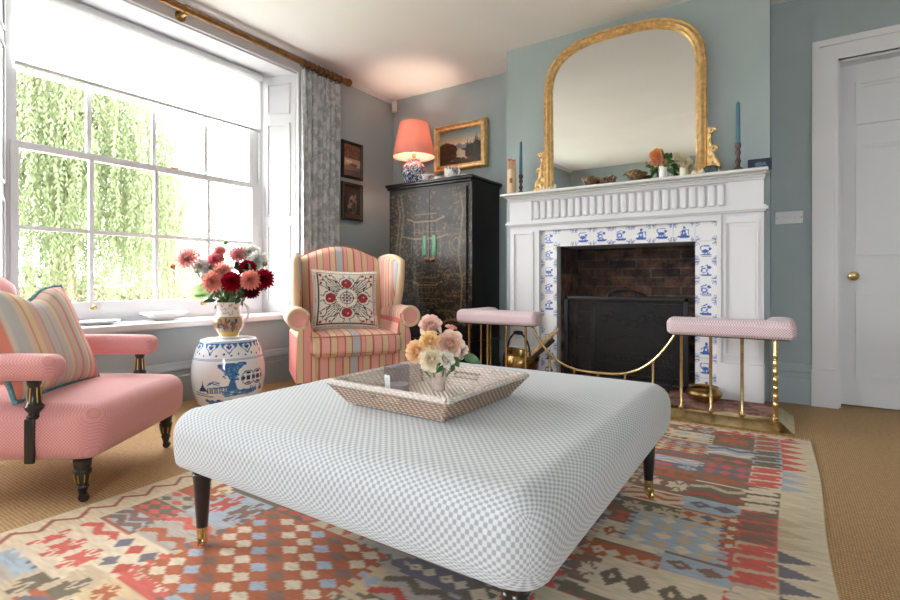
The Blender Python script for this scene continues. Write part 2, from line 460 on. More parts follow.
b.box(DX0-cw-.012, DX0-cw+.028, YF-.034, YF, .20, DZ+cw+.012); b.box(DX1+cw-.028, DX1+cw+.012, YF-.034, YF, .20, DZ+cw+.012); b.box(DX0-cw+.028, DX1+cw-.028, YF-.034, YF-.001, DZ+cw-.028, DZ+cw+.012)
b.box(DX0-.018, DX0, YF-.028, YF, .2, DZ+.018); b.box(DX0, DX1, YF-.028, YF, DZ, DZ+.018)
b.box(DX0-cw-.016, DX0+.002, YF-.04, YF, 0, .24); b.box(DX1-.002, DX1+cw+.016, YF-.04, YF, 0, .24)
struct(b.build('trim_2', W_TRIM, smooth=0), 'white moulded casing around the panelled door', 'door casing')
b = MB(); b.box(DX0, DX0+.015, YF, YF+.15, 0, DZ); b.box(DX1-.015, DX1, YF, YF+.15, 0, DZ); b.box(DX0, DX1, YF, YF+.15, DZ-.015, DZ)
b.build('door_lining', W_TRIM, dr, smooth=0)
b = MB(); b.rbox((.027, YF-.006, 1.238), (.155, .012, .085), .004, 2); sw = b.build('plate', W_DOOR)
t = thing('light_switch', 'white four gang light switch plate on the wall beside the door casing', 'light switch')
sw.parent = t
for k in range(4):
    b = MB(); b.rbox((-.005+k*.022, YF-.0135, 1.238), (.010, .006, .022), .002, 2); b.build('rocker', W_TRIM, t)
for x in (-.04, .094):
    b = MB(); b.rbox((x, YF-.0125, 1.238), (.006, .003, .006), .001, 1); b.build('screw', BRASS_OLD, t)

# ------------------------------------------------------------------ window
wn = sempty('window_1', 'large white many paned sash window with panelled shutters in the left wall', 'window')
SX = -3.72
b = MB()
for (yw, yi) in ((WY0, 1.0), (WY1, 2.70)):
    poly = [(XL, yw), (SX, yw), (SX, yi)]
    if yw > yi: poly = [(XL, yw), (SX, yi), (SX, yw)]
    b.prism(poly[::-1], Tr((0,0,.545)), WZ1-.56)
b.build('shutter_case', W_TRIM, wn, smooth=0)
for (yw, yi) in ((WY0, 1.0), (WY1, 2.70)):
    b = MB(); d = Vector((SX-XL, yi-yw, 0)); L = d.length; d.normalize(); nn = Vector((-d.y, d.x, 0))
    if (nn.y > 0) != (yw < yi): nn = -nn
    Mx = Matrix(((d.x, nn.x, 0, XL), (d.y, nn.y, 0, yw), (0,0,1,0), (0,0,0,1)))
    i0 = b.box(.015, L-.01, 0, .004, .56, 2.53)
    for (za, zb) in ((.62,1.28),(1.36,2.14),(2.22,2.48)):
        for (q0, q1, r0, r1) in ((.06, L-.06, za, za+.016), (.06, L-.06, zb-.016, zb), (.06, .076, za, zb), (L-.076, L-.06, za, zb)): b.box(q0, q1, .003, .014, r0, r1)
    b.box(L*.5-.002, L*.5+.002, .004, .005, .56, .6)
    b.T(i0, Mx); b.build('shutter', W_TRIM, wn, smooth=0)
b = MB(); b.box(SX, XL, WY0, WY1, WZ1-.015, WZ1); b.build('soffit', W_TRIM, wn, smooth=0)
b = MB(); b.rbox((-3.545, 1.85, .523), (.37, 1.99, .045), .012, 2); b.build('window_sill', W_TRIM, wn)
b = MB()
b.box(XL, XL+.018, WY1, WY1+.05, .5, WZ1+.09); b.box(XL, XL+.018, WY0-.05, WY0, .5, WZ1+.09); b.box(XL, XL+.018, WY0, WY1, WZ1, WZ1+.09)
b.box(XL, XL+.026, WY1+.03, WY1+.05, .5, WZ1+.09)
b.build('architrave', W_TRIM, wn, smooth=0)
b = MB()
b.box(-3.83, SX, WY0, 1.02, .545, WZ1); b.box(-3.83, SX, 2.68, WY1, .545, WZ1); b.box(-3.83, SX, 1.02, 2.68, 2.53, WZ1); b.box(-3.85, SX+.03, 1.0, 2.70, .53, .57)
b.box(SX, SX+.02, 1.0, 1.03, .545, 2.54); b.box(SX, SX+.02, 2.67, 2.70, .545, 2.54)
b.build('window_frame', W_TRIM, wn, smooth=0)
YB = (1.427, 1.828, 2.214); YA, YZ = 1.058, 2.59
def sash(name, x, z0, z1, zb, rail0, rail1):
    b = MB(); t = .034
    b.box(x-t, x, 1.02, YA, z0, z1); b.box(x-t, x, YZ, 2.68, z0, z1); b.box(x-t, x, YA, YZ, z0, z0+rail0); b.box(x-t, x, YA, YZ, z1-rail1, z1)
    for y in YB: b.box(x-t*.85, x-t*.1, y-.0125, y+.0125, z0+rail0, z1-rail1)
    b.box(x-t*.8, x-t*.15, YA, YZ, zb-.0125, zb+.0125)
    s = b.build(name, W_TRIM, wn, smooth=0)
    g = MB(); g.box(x-t*.6, x-t*.5, YA, YZ, z0+rail0, z1-rail1); g.build('pane', PANE, s, smooth=0)
    return s
ls = sash('lower_sash', SX+.034, .572, 1.625, 1.127, .11, .04)
us = sash('upper_sash', SX-.004, 1.59, 2.53, 2.055, .045, .05)
for y in (1.43, 2.16):
    b = MB(); i0 = b.lathe([(0,0),(.016,0),(.012,.004),(.007,.01),(.007,.018),(.016,.026),(.013,.036),(0,.038)], n=16)
    b.T(i0, Tr((SX+.034, y, .645)) @ Rot(PI/2, 'Y')); b.build('sash_lift', BRASS, wn)
b = MB(); b.rbox((SX+.02, 1.95, 1.632), (.03, .06, .012), .004, 2); b.tube([(SX+.02, 1.95, 1.636), (SX+.02, 1.955, 1.655), (SX+.03, 1.975, 1.66)], .005)
b.build('sash_lock', BRASS, wn)
# windows added behind the viewer to fill the room with daylight
def added_window(name, label, fx):
    w = sempty(name, label, 'window'); b = MB(); fx(b)
    return b.build('window_frame', W_TRIM, w, smooth=0)
def near_fx(a, c):
    def f(b):
        b.box(a, a+.06, YN-.11, YN-.05, z0, z1); b.box(c-.06, c, YN-.11, YN-.05, z0, z1); b.box(a, c, YN-.11, YN-.05, z0, z0+.07); b.box(a, c, YN-.11, YN-.05, z1-.06, z1)
        b.box((a+c)/2-.015, (a+c)/2+.015, YN-.1, YN-.06, z0, z1); b.box(a, c, YN-.1, YN-.06, 1.35, 1.4)
    return f
for k, (a, c) in enumerate(NW): added_window('window_%d' % (k+2), 'tall sash window added behind the viewer to fill the room with daylight', near_fx(a, c))
def left_fx(b):
    x = XL-.35; y0_, y1_ = L2
    b.box(x, x+.06, y0_, y0_+.06, WZ0, 2.35); b.box(x, x+.06, y1_-.06, y1_, WZ0, 2.35); b.box(x, x+.06, y0_, y1_, WZ0, WZ0+.07); b.box(x, x+.06, y0_, y1_, 2.29, 2.35)
    b.box(x+.01, x+.05, -.615, -.585, WZ0, 2.35); b.box(x+.01, x+.05, y0_, y1_, 1.42, 1.47); b.box(XL-.3, XL, y0_, y1_, WZ0, WZ0+.02)
added_window('window_3', 'second sash window added in the left wall behind the viewer for daylight', left_fx)

# blind
t = thing('roller_blind', 'white roller blind pulled partly down over the top panes', 'blind')
b = MB(); b.box(-3.667, -3.665, 1.035, 2.655, 2.075, 2.50); b.build('blind_cloth', BLIND, t, smooth=0)
b = MB(); b.rbox((-3.666, 1.845, 2.066), (.014, 1.625, .022), .006, 2); b.build('bottom_bar', M('blind_bar', (206,206,210), .5), t)
b = MB(); b.tube([(-3.652, 1.03, 2.512), (-3.652, 2.66, 2.512)], .028, 16); b.build('roller', W_TRIM, t)
b = MB(); b.tube([(-3.636, 2.655, 2.5), (-3.634, 2.655, 1.2)], .0016, 6); b.tube([(-3.628, 2.662, 2.5), (-3.628, 2.662, 1.2)], .0016, 6); b.build('pull_cord', W_TRIM, t)

# curtain pole
PX, PZ = -3.315, 2.618
t = thing('curtain_pole', 'dark bronze curtain pole with ball finial above the window', 'curtain pole')
POLE = M('bronzed_pole', (136,100,64), .4, .7, var=.15, vs=20)
b = MB(); b.tube([(PX, -.05, PZ), (PX, 3.29, PZ)], .025, 20); b.build('pole', POLE, t)
b = MB(); i0 = b.lathe([(.021,0),(.03,.004),(.03,.012),(.024,.016),(.034,.03),(.038,.045),(.034,.06),(.02,.072),(0,.076)], n=20); b.T(i0, Tr((PX, 3.285, PZ)) @ Rot(-PI/2, 'X')); b.build('finial', POLE, t)
for y in (1.83,):
    b = MB(); i0 = b.lathe([(.034,0),(.036,.006),(.026,.014),(.016,.02),(.014,.08)], n=20); b.T(i0, Tr((XL+.019, y, PZ-.026)) @ Rot(PI/2, 'Y'))
    i0 = b.lathe([(.027,-.016),(.031,-.012),(.031,.012),(.027,.016)], n=20); b.T(i0, Tr((PX, y, PZ)) @ Rot(PI/2, 'X')); b.build('bracket', BRASS_OLD, t)
# curtain
def curtain_mat():
    m, nt, bb = base_mat('grey_damask')
    vec = mapping(nt, 'UV', (1.6, 2.55, 1)); n = noise(nt, vec, 17, 4, .7)
    v = nt.nodes.new('ShaderNodeTexVoronoi'); v.inputs['Scale'].default_value = 11; nt.links.new(vec, v.inputs[0])
    f = math_node(nt, 'ADD', n.outputs[0], math_node(nt, 'MULTIPLY', v.outputs[0], .35))
    nt.links.new(ramp(nt, f, [(.62, (164,166,170)), (.74, (204,204,207))]), bb.inputs['Base Color'])
    bb.inputs['Roughness'].default_value = .75; bb.inputs['Sheen Weight'].default_value = .2; return m
t = thing('curtain', 'pale grey patterned curtain hanging in pleats behind the wing armchair', 'curtain', (0,0,0))
def cfn(u, v):
    y = 2.80+u*.43+(.012*math.sin(9*v)*u); z = .015+v*2.555
    fl = .030*(.55+.45*(1-v))*math.sin(u*2*PI*6.5+.5*math.sin(3*v))+.012*math.sin(u*2*PI*15+1+2*v)*(.4+.6*v)
    return (-3.325+fl, y + .012*math.cos(u*2*PI*6.5), z)
b = MB(); b.grid(cfn, 130, 40); b.grid(lambda u, v: tuple(Vector(cfn(u, v))-Vector((.004,0,0))), 130, 40, flip=True)
b.build('cloth', curtain_mat(), t, smooth=180)
for k in range(9):
    y = 2.81+k*.051
    b = MB(); b.tube([(PX+.029*math.cos(a), y+.004*math.cos(a), PZ-.004+.029*math.sin(a)) for a in [2*PI*i/18 for i in range(18)]], .005, 6, closed=True)
    b.tube([(PX, y, PZ-.036), (PX, y, PZ-.055)], .003, 6); b.build('ring', BRONZE, t)

# ------------------------------------------------------------------ pictures on the left wall
def picture(name, label, cat, loc, rz, w, h, fw, fmat, cv, dep=.03, gilt=None, wres=.006):
    t = thing(name, label, cat, loc, rz)      # local: x along wall, y out of wall is -y
    b = MB()
    pr = [(0,0),(0,-dep*.7),(fw*.2,-dep),(fw*.45,-dep*.75),(fw*.7,-dep*.85),(fw,-dep*.4),(fw,0)]
    loops = []
    for (e, y) in pr: loops.append([(-w/2+e, y, -h/2+e), (w/2-e, y, -h/2+e), (w/2-e, y, h/2-e), (-w/2+e, y, h/2-e)])
    vs = [p for l in loops for p in l]; fs = []
    for k in range(len(loops)-1):
        for i in range(4):
            j = (i+1) % 4; fs.append((k*4+i, k*4+j, (k+1)*4+j, (k+1)*4+i))
    fs.append((3,2,1,0)); b.add(vs, fs); b.build('frame', fmat, t, smooth=30)
    iw, ih = w-2*fw, h-2*fw
    b = MB(); b.grid(lambda u, v: (-iw/2+u*iw, -dep*.35, -ih/2+v*ih), int(iw/wres), int(ih/wres), colf=lambda u, v: cv.at(u, v))
    b.build('picture', VC('%s_art' % cat.replace(' ', '_'), .35, coat=.3), t)
    if gilt:
        b = MB(); e = fw*.78
        for q in ((-w/2+e, -h/2+e, w/2-e, -h/2+e), (-w/2+e, h/2-e, w/2-e, h/2-e), (-w/2+e, -h/2+e, -w/2+e, h/2-e), (w/2-e, -h/2+e, w/2-e, h/2-e)):
            b.tube([(q[0], -dep*.8, q[1]), (q[2], -dep*.8, q[3])], fw*.13, 6)
        b.build('inner_slip', gilt, t)
    return t
DARKFR = M('dark_brown_frame', (40,28,24), .35, coat=.3)
c = Cv(0,0,1,1,.02,(120,84,66))
c.rect(0,0,1,.32,(88,78,72)); c.rect(0,.3,1,.56,(190,160,138)); c.poly([(0,.3),(.5,.38),(1,.27),(1,.2),(0,.18)],(120,108,100)); c.ell(.3,.45,.2,.05,(226,200,180)); c.ell(.6,.36,.25,.04,(96,84,78)); 
for k in range(40): c.ell(rnd.random(), .6+.4*rnd.random(), .08, .05, rnd.choice([(104,66,52),(132,92,70),(88,60,52)]))
picture('framed_picture', 'dark framed picture with a warm brown sky beside the curtain, upper of two', 'picture', (XL+.001, 3.462, 1.945), PI/2, .27, .345, .028, DARKFR, c)
c = Cv(0,0,1,1,.02,(52,46,42))
c.ell(.55,.42,.28,.3,(110,98,84)); c.ell(.5,.55,.12,.16,(168,150,130)); c.ell(.6,.35,.2,.18,(84,76,70)); c.rect(0,0,1,.12,(90,74,60)); c.ell(.42,.32,.09,.2,(150,140,126))
for k in range(25): c.ell(.2+.6*rnd.random(), .15+.55*rnd.random(), .05, .07, rnd.choice([(70,62,56),(130,118,104),(48,42,40)]))
picture('framed_picture', 'dark framed figure picture below the brown sky picture on the left wall', 'picture', (XL+.001, 3.462, 1.555), PI/2, .27, .355, .032, DARKFR, c)
c = Cv(0,0,1.3,1,.01,(96,118,124))
for k in range(30):
    y = .55+k*.016; q = k/29; c.rect(0,y,1.3,y+.02,(int(206-120*q),int(180-70*q),int(150-30*q)))
c.rect(0,0,1.3,.45,(58,50,36)); c.poly([(.3,.45),(.5,.56),(.62,.62),(.75,.54),(.85,.6),(1.0,.5),(1.3,.45)],(120,124,124)); c.poly([(.35,.1),(.9,.14),(.8,.36),(.62,.46),(.52,.4),(.55,.25)],(176,168,148))
for k in range(160):
    x = rnd.random()*.5; c.ell(x, .3+rnd.random()*(.38-.5*abs(x-.2)), .05, .035, rnd.choice([(40,34,24),(62,48,28),(52,44,32)]))
for k in range(14):
    x = .85+k*.033; hh = .55+.34*rnd.random()*(k/14+.2); c.poly([(x-.05,.2),(x,hh+.08),(x+.05,.2)], rnd.choice([(36,40,34),(48,46,36),(30,32,28)]))
for k in range(60): c.ell(rnd.random()*1.3, rnd.random()*.2, .07, .03, rnd.choice([(46,38,26),(70,56,36),(34,30,24)]))
c.X = c.X; 
class Sc:  # unit square view of a wider canvas
    def __init__(s, c, w): s.c, s.w = c, w
    def at(s, u, v): return s.c.at(u*s.w, v)
c.a = np.clip(c.a*1.5, 0, 1)
picture('landscape_painting', 'gilt framed river landscape painting on wall above the black cabinet', 'painting', (-2.565, YF-.012, 2.085), 0, .59, .445, .062, GOLD, Sc(c, 1.3), .05, GOLD, .005)
b = MB(); b.rbox((0,0,0), (.062,.05,.115), .014, 4)
o = b.build('motion_sensor', M('sensor_plastic', (214,212,208), .4)); o.location = (-3.365, YF-.04, 2.605); o.rotation_euler = (0,0,-PI/4)
o.location = (-3.355, YF-.052, 2.605); tag(o, 'small white alarm motion sensor high in the room corner', 'motion sensor')

# ------------------------------------------------------------------ lacquer cabinet
CX0, CX1, CY0, CY1, CZ = -3.03, -2.145, 3.55, 4.045, 1.66
t = thing('lacquer_cabinet', 'tall black lacquer cabinet with gold chinoiserie doors between window and fireplace', 'cabinet', ((CX0+CX1)/2, CY0, 0))
cw2 = (CX1-CX0)/2; LAC = M('black_lacquer', (24,21,20), .4, coat=.1, var=.2, vs=20)
c = Cv(-cw2, 0, cw2, CZ, .006, (42,35,30))
g1, g2, g3 = (134,112,80), (98,82,60), (156,132,94)
for k in range(2600):      # foliage and rock work in dull gold
    x = rnd.uniform(-cw2, cw2); z = rnd.uniform(.42, 1.6)
    dens = (.25 if -.05 < x < .25 and z > 1.3 else .8)
    if rnd.random() < dens: c.ell(x, z, rnd.uniform(.004,.016), rnd.uniform(.003,.008), rnd.choice([g1,g2,g2,(50,42,32)]), rnd.uniform(0,3))
for k in range(46):
    x = rnd.uniform(-cw2,cw2); z = rnd.uniform(.42,1.0); p = [(x,z)]
    for q in range(6): p.append((p[-1][0]+rnd.uniform(.01,.04), p[-1][1]+rnd.uniform(-.02,.02)))
    c.line(p, .007, rnd.choice([g1,g2]))
for (x0, z0_, s_) in ((-.02,1.33,1.),(-.02,1.18,1.3),(.0,.78,.8)):
    c.line([(x0-.2*s_,z0_+.03),(x0-.1*s_,z0_),(x0+.1*s_,z0_),(x0+.2*s_,z0_+.03)], .014, g3); c.line([(x0-.12*s_,z0_+.06),(x0+.12*s_,z0_+.06)], .01, g1)
    for k in range(6): c.line([(x0-.12*s_+k*.048*s_, z0_),(x0-.12*s_+k*.048*s_, z0_-.12*s_)], .008, g1)
for x in (-.33,-.29,.34): c.line([(x,.5),(x+.02,.8),(x-.02,1.05),(x+.03,1.4),(x,1.55)], .016, g1)
for (x, z, r) in ((-.33,1.0,.11),(-.28,.72,.09),(.22,.85,.07),(.3,1.12,.1)):
    for k in range(3): c.line([(x+(r-.03*k)*math.cos(a), z+(r-.03*k)*math.sin(a)*1.3) for a in [i*.35 for i in range(14)]], .008, rnd.choice([g1,g2,g3]))
for k in range(18): c.line([(-.4+k*.047,.47+.02*math.sin(k)),(-.36+k*.047,.47+.02*math.sin(k+1))], .016, g3)
for k in range(6): c.line([(-.12+.008*k,.62+k*.045),(.12-.008*k,.62+k*.045)], .007, g1)
c.line([(-.02,.6),(.1,.75),(.18,.92)], .01, (24,20,18))
c.rect(.1,.55,.25,.57,(110,100,54))
LACP = VC('chinoiserie_lacquer', .5, coat=.06, var=.3)
b = MB()
b.box(-cw2, cw2, .02, CY1-CY0, .0, CZ)
b.build('body', LAC, t, smooth=0)
b = MB(); dx0, dx1, dz0, dz1, dm = -cw2+.03, cw2-.045, .33, 1.60, .025
b.grid(lambda u, v: (-cw2+u*2*cw2, .0195, v*CZ), 130, 240, colf=lambda u, v: c.at(-cw2+u*2*cw2, v*CZ))
b.build('painted_front', LACP, t, smooth=0)
for k, (xa, xb) in enumerate(((dx0, dm-.002), (dm+.002, dx1))):
    b = MB(); b.grid(lambda u, v: (xa+u*(xb-xa), 0, dz0+v*(dz1-dz0)), 64, 200, colf=lambda u, v: c.at(xa+u*(xb-xa), dz0+v*(dz1-dz0)))
    b.box(xa, xb, .0005, .0185, dz0, dz1, 1)
    d = b.build('door', [LACP, LAC], t, smooth=0)
    s_ = -1 if k == 0 else 1
    p = MB(); p.rbox((dm+s_*.05, -.003, 1.12), (.045, .006, .17), .002, 1); p.build('green_panel', M('jade_green_paint', (84,140,104), .4, var=.1, vs=30), d, label='jade green painted panel')
    p = MB(); i0 = p.lathe([(0,0),(.014,0),(.016,.004),(.006,.008),(.006,.016),(.015,.022),(.012,.03),(0,.032)], n=16); p.T(i0, Tr((dm+s_*.03, 0, .99)) @ Rot(PI/2,'X'))
    p.rbox((dm+s_*.035, -.003, .995), (.05,.005,.03), .002, 1); p.build('knob', BRONZE, d)
b = MB(); b.rbox((0, (CY1-CY0)/2, CZ+.014), (2*cw2+.05, CY1-CY0+.03, .028), .008, 2); b.rbox((0, (CY1-CY0)/2, CZ-.012), (2*cw2+.02, CY1-CY0+.012, .02), .006, 2)
b.build('cornice', LAC, t)
b = MB(); b.rbox((0, (CY1-CY0)/2, .30), (2*cw2+.02, CY1-CY0+.014, .02), .006, 2); b.rbox((0, (CY1-CY0)/2, .04), (2*cw2+.03, CY1-CY0+.02, .08), .008, 2)
b.build('base_moulding', LAC, t)
CT = CZ+.028

# lamp on the cabinet
LP = (-2.875, 3.735, CT)
t = thing('table_lamp', 'table lamp with coral shade and blue and white ginger jar base on the cabinet', 'lamp', LP)
cv = Cv(0,0,1,.25,.004,(226,228,230))
for k in range(2600): cv.ell(rnd.random(), rnd.uniform(.0,.25), rnd.uniform(.004,.009), rnd.uniform(.003,.006), rnd.choice([(48,70,116),(66,90,136),(36,54,98)]), rnd.random()*3)
for z in (.02,.2): cv.rect(0,z,1,z+.008,(40,66,122))
prof = [(.075,0),(.077,.008),(.088,.04),(.110,.09),(.120,.13),(.115,.17),(.092,.205),(.062,.222),(.054,.23),(.058,.244),(.054,.252),(0,.253)]
pf = []
for (ra, za), (rb, zb) in zip(prof[:-1], prof[1:]):
    for k in range(9): pf.append((ra+(rb-ra)*k/9, za+(zb-za)*k/9))
pf.append(prof[-1])
b = MB(); b.lathe(pf, n=140, colf=lambda u, z, r: cv.at(u, min(z,.245))); b.build('jar_base', VC('blue_white_glaze', .15, coat=.5), t)
b = MB(); b.lathe([(.012,.24),(.012,.27),(.018,.272),(.018,.31),(.01,.312)], n=16); b.build('bulb_holder', BRASS, t)
b = MB(); b.lathe([(.012,.312),(.03,.34),(.034,.365),(.025,.39),(0,.40)], n=16); b.build('bulb', M('lit_bulb', (255,230,200), .4, emit=((255,214,160), 2)), t)
b = MB(); b.lathe([(.198,.275),(.132,.592)], n=48, cap=False); b.lathe([(.195,.276),(.129,.591)][::-1], n=48, cap=False); b.build('lamp_shade', SHADE, t)
b = MB()
for (r, z) in ((.1965,.276),(.1305,.591)): b.tube([(r*math.cos(a), r*math.sin(a), z) for a in [2*PI*i/40 for i in range(40)]], .003, 6, closed=True)
for k in range(3):
    a = k*2*PI/3; b.tube([(.018*math.cos(a), .018*math.sin(a), .31), (.06*math.cos(a), .06*math.sin(a), .42), (.128*math.cos(a), .128*math.sin(a), .583)], .0015, 5)
b.build('shade_frame', BRASS, t)
L = bpy.data.lights.new('bulb_light', 'POINT'); L.energy = 3.2; L.color = (1, .85, .66); L.shadow_soft_size = .035
lo = bpy.data.objects.new('bulb_light', L); COL.objects.link(lo); lo.parent = t; lo.location = (0,0,.44)

def china_cv(dens=60, bg=(232,230,228), cols=((110,112,150),(150,150,176))):
    c = Cv(0,0,1,.2,.006,bg)
    for k in range(dens): c.ell(rnd.random(), rnd.random()*.2, rnd.uniform(.01,.03), rnd.uniform(.004,.012), rnd.choice(cols), rnd.random()*3)
    return c
CHV = VC('printed_china', .15, coat=.5)
def jug(name, label, cat, loc, rz, prof, hz, hr, spout, scale=1., handle=True, group=None):
    t = thing(name, label, cat, loc, rz, group); cv = china_cv()
    b = MB(); pr = []
    for (ra, za), (rb, zb) in zip(prof[:-1], prof[1:]):
        for k in range(3): pr.append((ra+(rb-ra)*k/3, za+(zb-za)*k/3))
    pr.append(prof[-1]); zt = prof[-1][1]
    inner = [(max(.002, r-.004), z) for r, z in reversed(pr[3:])]
    i0 = b.lathe(pr+inner+[(0, inner[-1][1])], n=40, colf=lambda u, z, r: cv.at(u, min(z,.19)), cap=True)
    for i in range(i0, len(b.v)):
        x, y, z = b.v[i]; q = max(0, (z-zt*.6)/(zt*.4))
        if x > 0: b.v[i] = (x*(1+spout*q), y*(1-.25*spout*q*(x/.05 if x < .05 else 1)), z+.25*spout*q*x)
    b.build('body', CHV, t)
    if handle:
        b = MB(); b.tube([(-hr*.9, 0, hz[0]), (-hr-.018, 0, hz[0]+.004), (-hr-.03, 0, (hz[0]+hz[1])/2), (-hr-.02, 0, hz[1]+.01), (-hr*.85, 0, hz[1])], [.004,.005,.006,.005,.004], 8); b.build('handle', WHITE_CHINA, t)
    return t
jug('china_jug', 'low blue patterned sauce jug nearest the coral lamp on the cabinet', 'jug', (-2.66, 3.65, CT), PI*.15, [(.03,0),(.032,.006),(.026,.014),(.046,.04),(.052,.06),(.056,.07)], (.028,.066), .048, .5)
jug('china_jug', 'taller patterned jug with looped handle on the right of the cabinet top', 'jug', (-2.41, 3.66, CT), PI, [(.045,0),(.05,.01),(.062,.04),(.058,.07),(.05,.09),(.054,.105)], (.035,.1), .056, .35)
b = MB(); b.lathe([(.02,0),(.022,.004),(.034,.02),(.036,.042),(.032,.042),(.03,.02),(0,.008)], n=24, colf=None); o = b.build('china_cup', WHITE_CHINA); o.location = (-2.30, 3.70, CT); tag(o, 'tiny plain white cup at the right corner of the cabinet top', 'cup')
b = MB(); b.lathe([(.018,0),(.02,.004),(.034,.016),(.038,.035),(.034,.035),(.03,.016),(0,.008)], n=24); o = b.build('china_bowl', WHITE_CHINA); o.location = (-2.535, 3.645, CT); tag(o, 'small white china bowl between the two jugs on the cabinet', 'bowl')

# ------------------------------------------------------------------ fireplace
FX = -.966; TY = 3.655; FY = 3.62
b = MB(); b.box(-1.90, -.03, 3.33, BY, .0005, HZT); b.box(OX0+.001, OX1-.001, BY, YF+.03, .0005, HZT)
o = b.build('floor_hearth', HEARTH_M, smooth=0); struct(o, 'low hearth of worn pink terracotta tiles before the fire', 'hearth')
t = thing('fireplace_surround', 'white fluted mantelpiece framing blue and white tiles around the fire opening', 'mantelpiece', (FX, BY, HZT))
Z0 = HZT
def L_(x): return x-FX
# tiles
cv = Cv(-.62, 0, .62, 1.16, .004, (233,234,236))
TW, TH = .1363, .1275
oh = OZ-Z0
def tile(cx, cz, fig, s):
    e = .004
    for (sx, sz) in ((-1,-1),(1,-1),(-1,1),(1,1)):
        for k in range(4):
            a = PI/4+(k-1.5)*.5; p = (cx+sx*(TW/2-.006), cz+sz*(TH/2-.006))
            cv.line([p, (p[0]-sx*.026*math.cos(a), p[1]-sz*.026*math.sin(a))], .0045, (134,146,190))
    if not fig: return
    r = random.Random(s); bl = [(74,108,182),(96,128,196),(56,88,166)]
    cv.rect(cx-.036, cz-.032, cx+.036, cz-.025, bl[2]); cv.rect(cx-.026, cz-.039, cx+.03, cz-.035, bl[1])
    k = r.randrange(3)
    if k == 0:
        cv.ell(cx-.004, cz-.004, .022, .012, bl[0]); cv.ell(cx+.022, cz+.012, .009, .009, bl[2])
        for x in (-.02,-.008,.008,.018): cv.line([(cx+x, cz-.008),(cx+x+.004, cz-.028)], .0055, bl[0])
        cv.line([(cx-.024,cz),(cx-.034,cz+.02),(cx-.022,cz+.03)], .005, bl[0]); cv.line([(cx-.012,cz+.03),(cx+.02,cz+.03)], .005, bl[1])
    elif k == 1:
        cv.poly([(cx-.02,cz-.028),(cx-.006,cz+.02),(cx+.008,cz+.02),(cx+.02,cz-.028)], bl[0]); cv.ell(cx+.002, cz+.03, .009, .010, bl[2]); cv.line([(cx-.004,cz+.012),(cx-.028,cz-.004)], .006, bl[0]); cv.line([(cx+.006,cz+.012),(cx+.028,cz+.014),(cx+.03,cz-.02)], .006, bl[1])
        cv.ell(cx, cz-.006, .006, .009, (220,226,240))
    else:
        cv.ell(cx-.01, cz-.002, .02, .018, bl[1]); cv.ell(cx-.01, cz-.002, .011, .009, (226,230,240)); cv.ell(cx+.018, cz+.018, .012, .010, bl[0]); cv.line([(cx-.016,cz-.016),(cx-.02,cz-.03)], .006, bl[0]); cv.line([(cx+.008,cz-.016),(cx+.014,cz-.03)], .006, bl[0]); cv.line([(cx-.028,cz+.02),(cx+.01,cz+.034)], .005, bl[2])
for k in range(7): tile(-.477+TW*(k+.5), oh+.0635, k > 0, k+3)
for sx in (-1, 1):
    tile(sx*(.477+.064), oh+.0635, sx < 0, 20)
    for k in range(8):
        if not (sx > 0 and k == 4) and not (sx < 0 and k in (4,)): tile(sx*(.477+.064), oh-TH*(k+.5), True, k*2+sx+30)
        else: tile(sx*(.477+.064), oh-TH*(k+.5), False, 1)
for k in range(8): cv.rect(-.477+TW*k-.0008, oh, -.477+TW*k+.0012, 1.16, (206,208,212))
for k in range(9):
    for sx in (-1, 1): cv.rect(min(sx*.477, sx*.62), oh-TH*k-.0008, max(sx*.477, sx*.62), oh-TH*k+.0012, (206,208,212))
TILE = VC('delft_glaze', .18, coat=.4)
b = MB(); yy = TY-BY
def tg(x0, x1, z0, z1):
    b.grid(lambda u, v: (x0+u*(x1-x0), yy, z0+v*(z1-z0)), int((x1-x0)/.005), int((z1-z0)/.005), colf=lambda u, v: cv.at(x0+u*(x1-x0), z0+v*(z1-z0)))
tg(-.607, -.478, 0.001, 1.14); tg(.478, .607, 0.001, 1.14); tg(-.478, .478, oh, 1.14)
b.box(-.607, -.478, yy+.001, -.001, .001, 1.14, 1); b.box(.478, .607, yy+.001, -.001, .001, 1.14, 1); b.box(-.478, .478, yy+.001, -.001, oh, 1.14, 1)
b.build('tile_slip', [TILE, M('tile_edge', (196,198,200), .5)], t, smooth=0)
# pilasters, plinths
def y_(a): return a-BY
for sx in (-1, 1):
    x0, x1 = sorted((sx*.607, sx*.862))
    b = MB(); b.box(x0, x1, y_(3.635), -.001, .23, 1.16)
    pa, pb = sorted((sx*.645, sx*.835))
    if sx < 0: pa, pb = -.835, -.66
    for (q0,q1,r0,r1,dd) in ((pa,pb,.27,.285,.012),(pa,pb,1.115,1.13,.012),(pa,pa+.014,.285,1.115,.012),(pb-.014,pb,.285,1.115,.012),(pa+.018,pb-.018,.303,.309,.005),(pa+.018,pb-.018,1.09,1.096,.005),(pa+.018,pa+.024,.309,1.09,.005),(pb-.024,pb-.018,.309,1.09,.005)):
        b.box(q0, q1, y_(3.635)-dd, y_(3.635)+.001, r0, r1)
    b.box(*sorted((sx*.607, sx*.632)), y_(3.618), y_(3.636), 0.23, 1.1345)
    b.build('pilaster', W_MANTEL, t, smooth=0)
    b = MB(); a0, a1 = sorted((sx*.604, sx*.866)); b.rbox(((a0+a1)/2, y_(3.66)+.005, .115), (a1-a0, .09, .228), .004, 1); b.build('plinth', W_MANTEL, t)
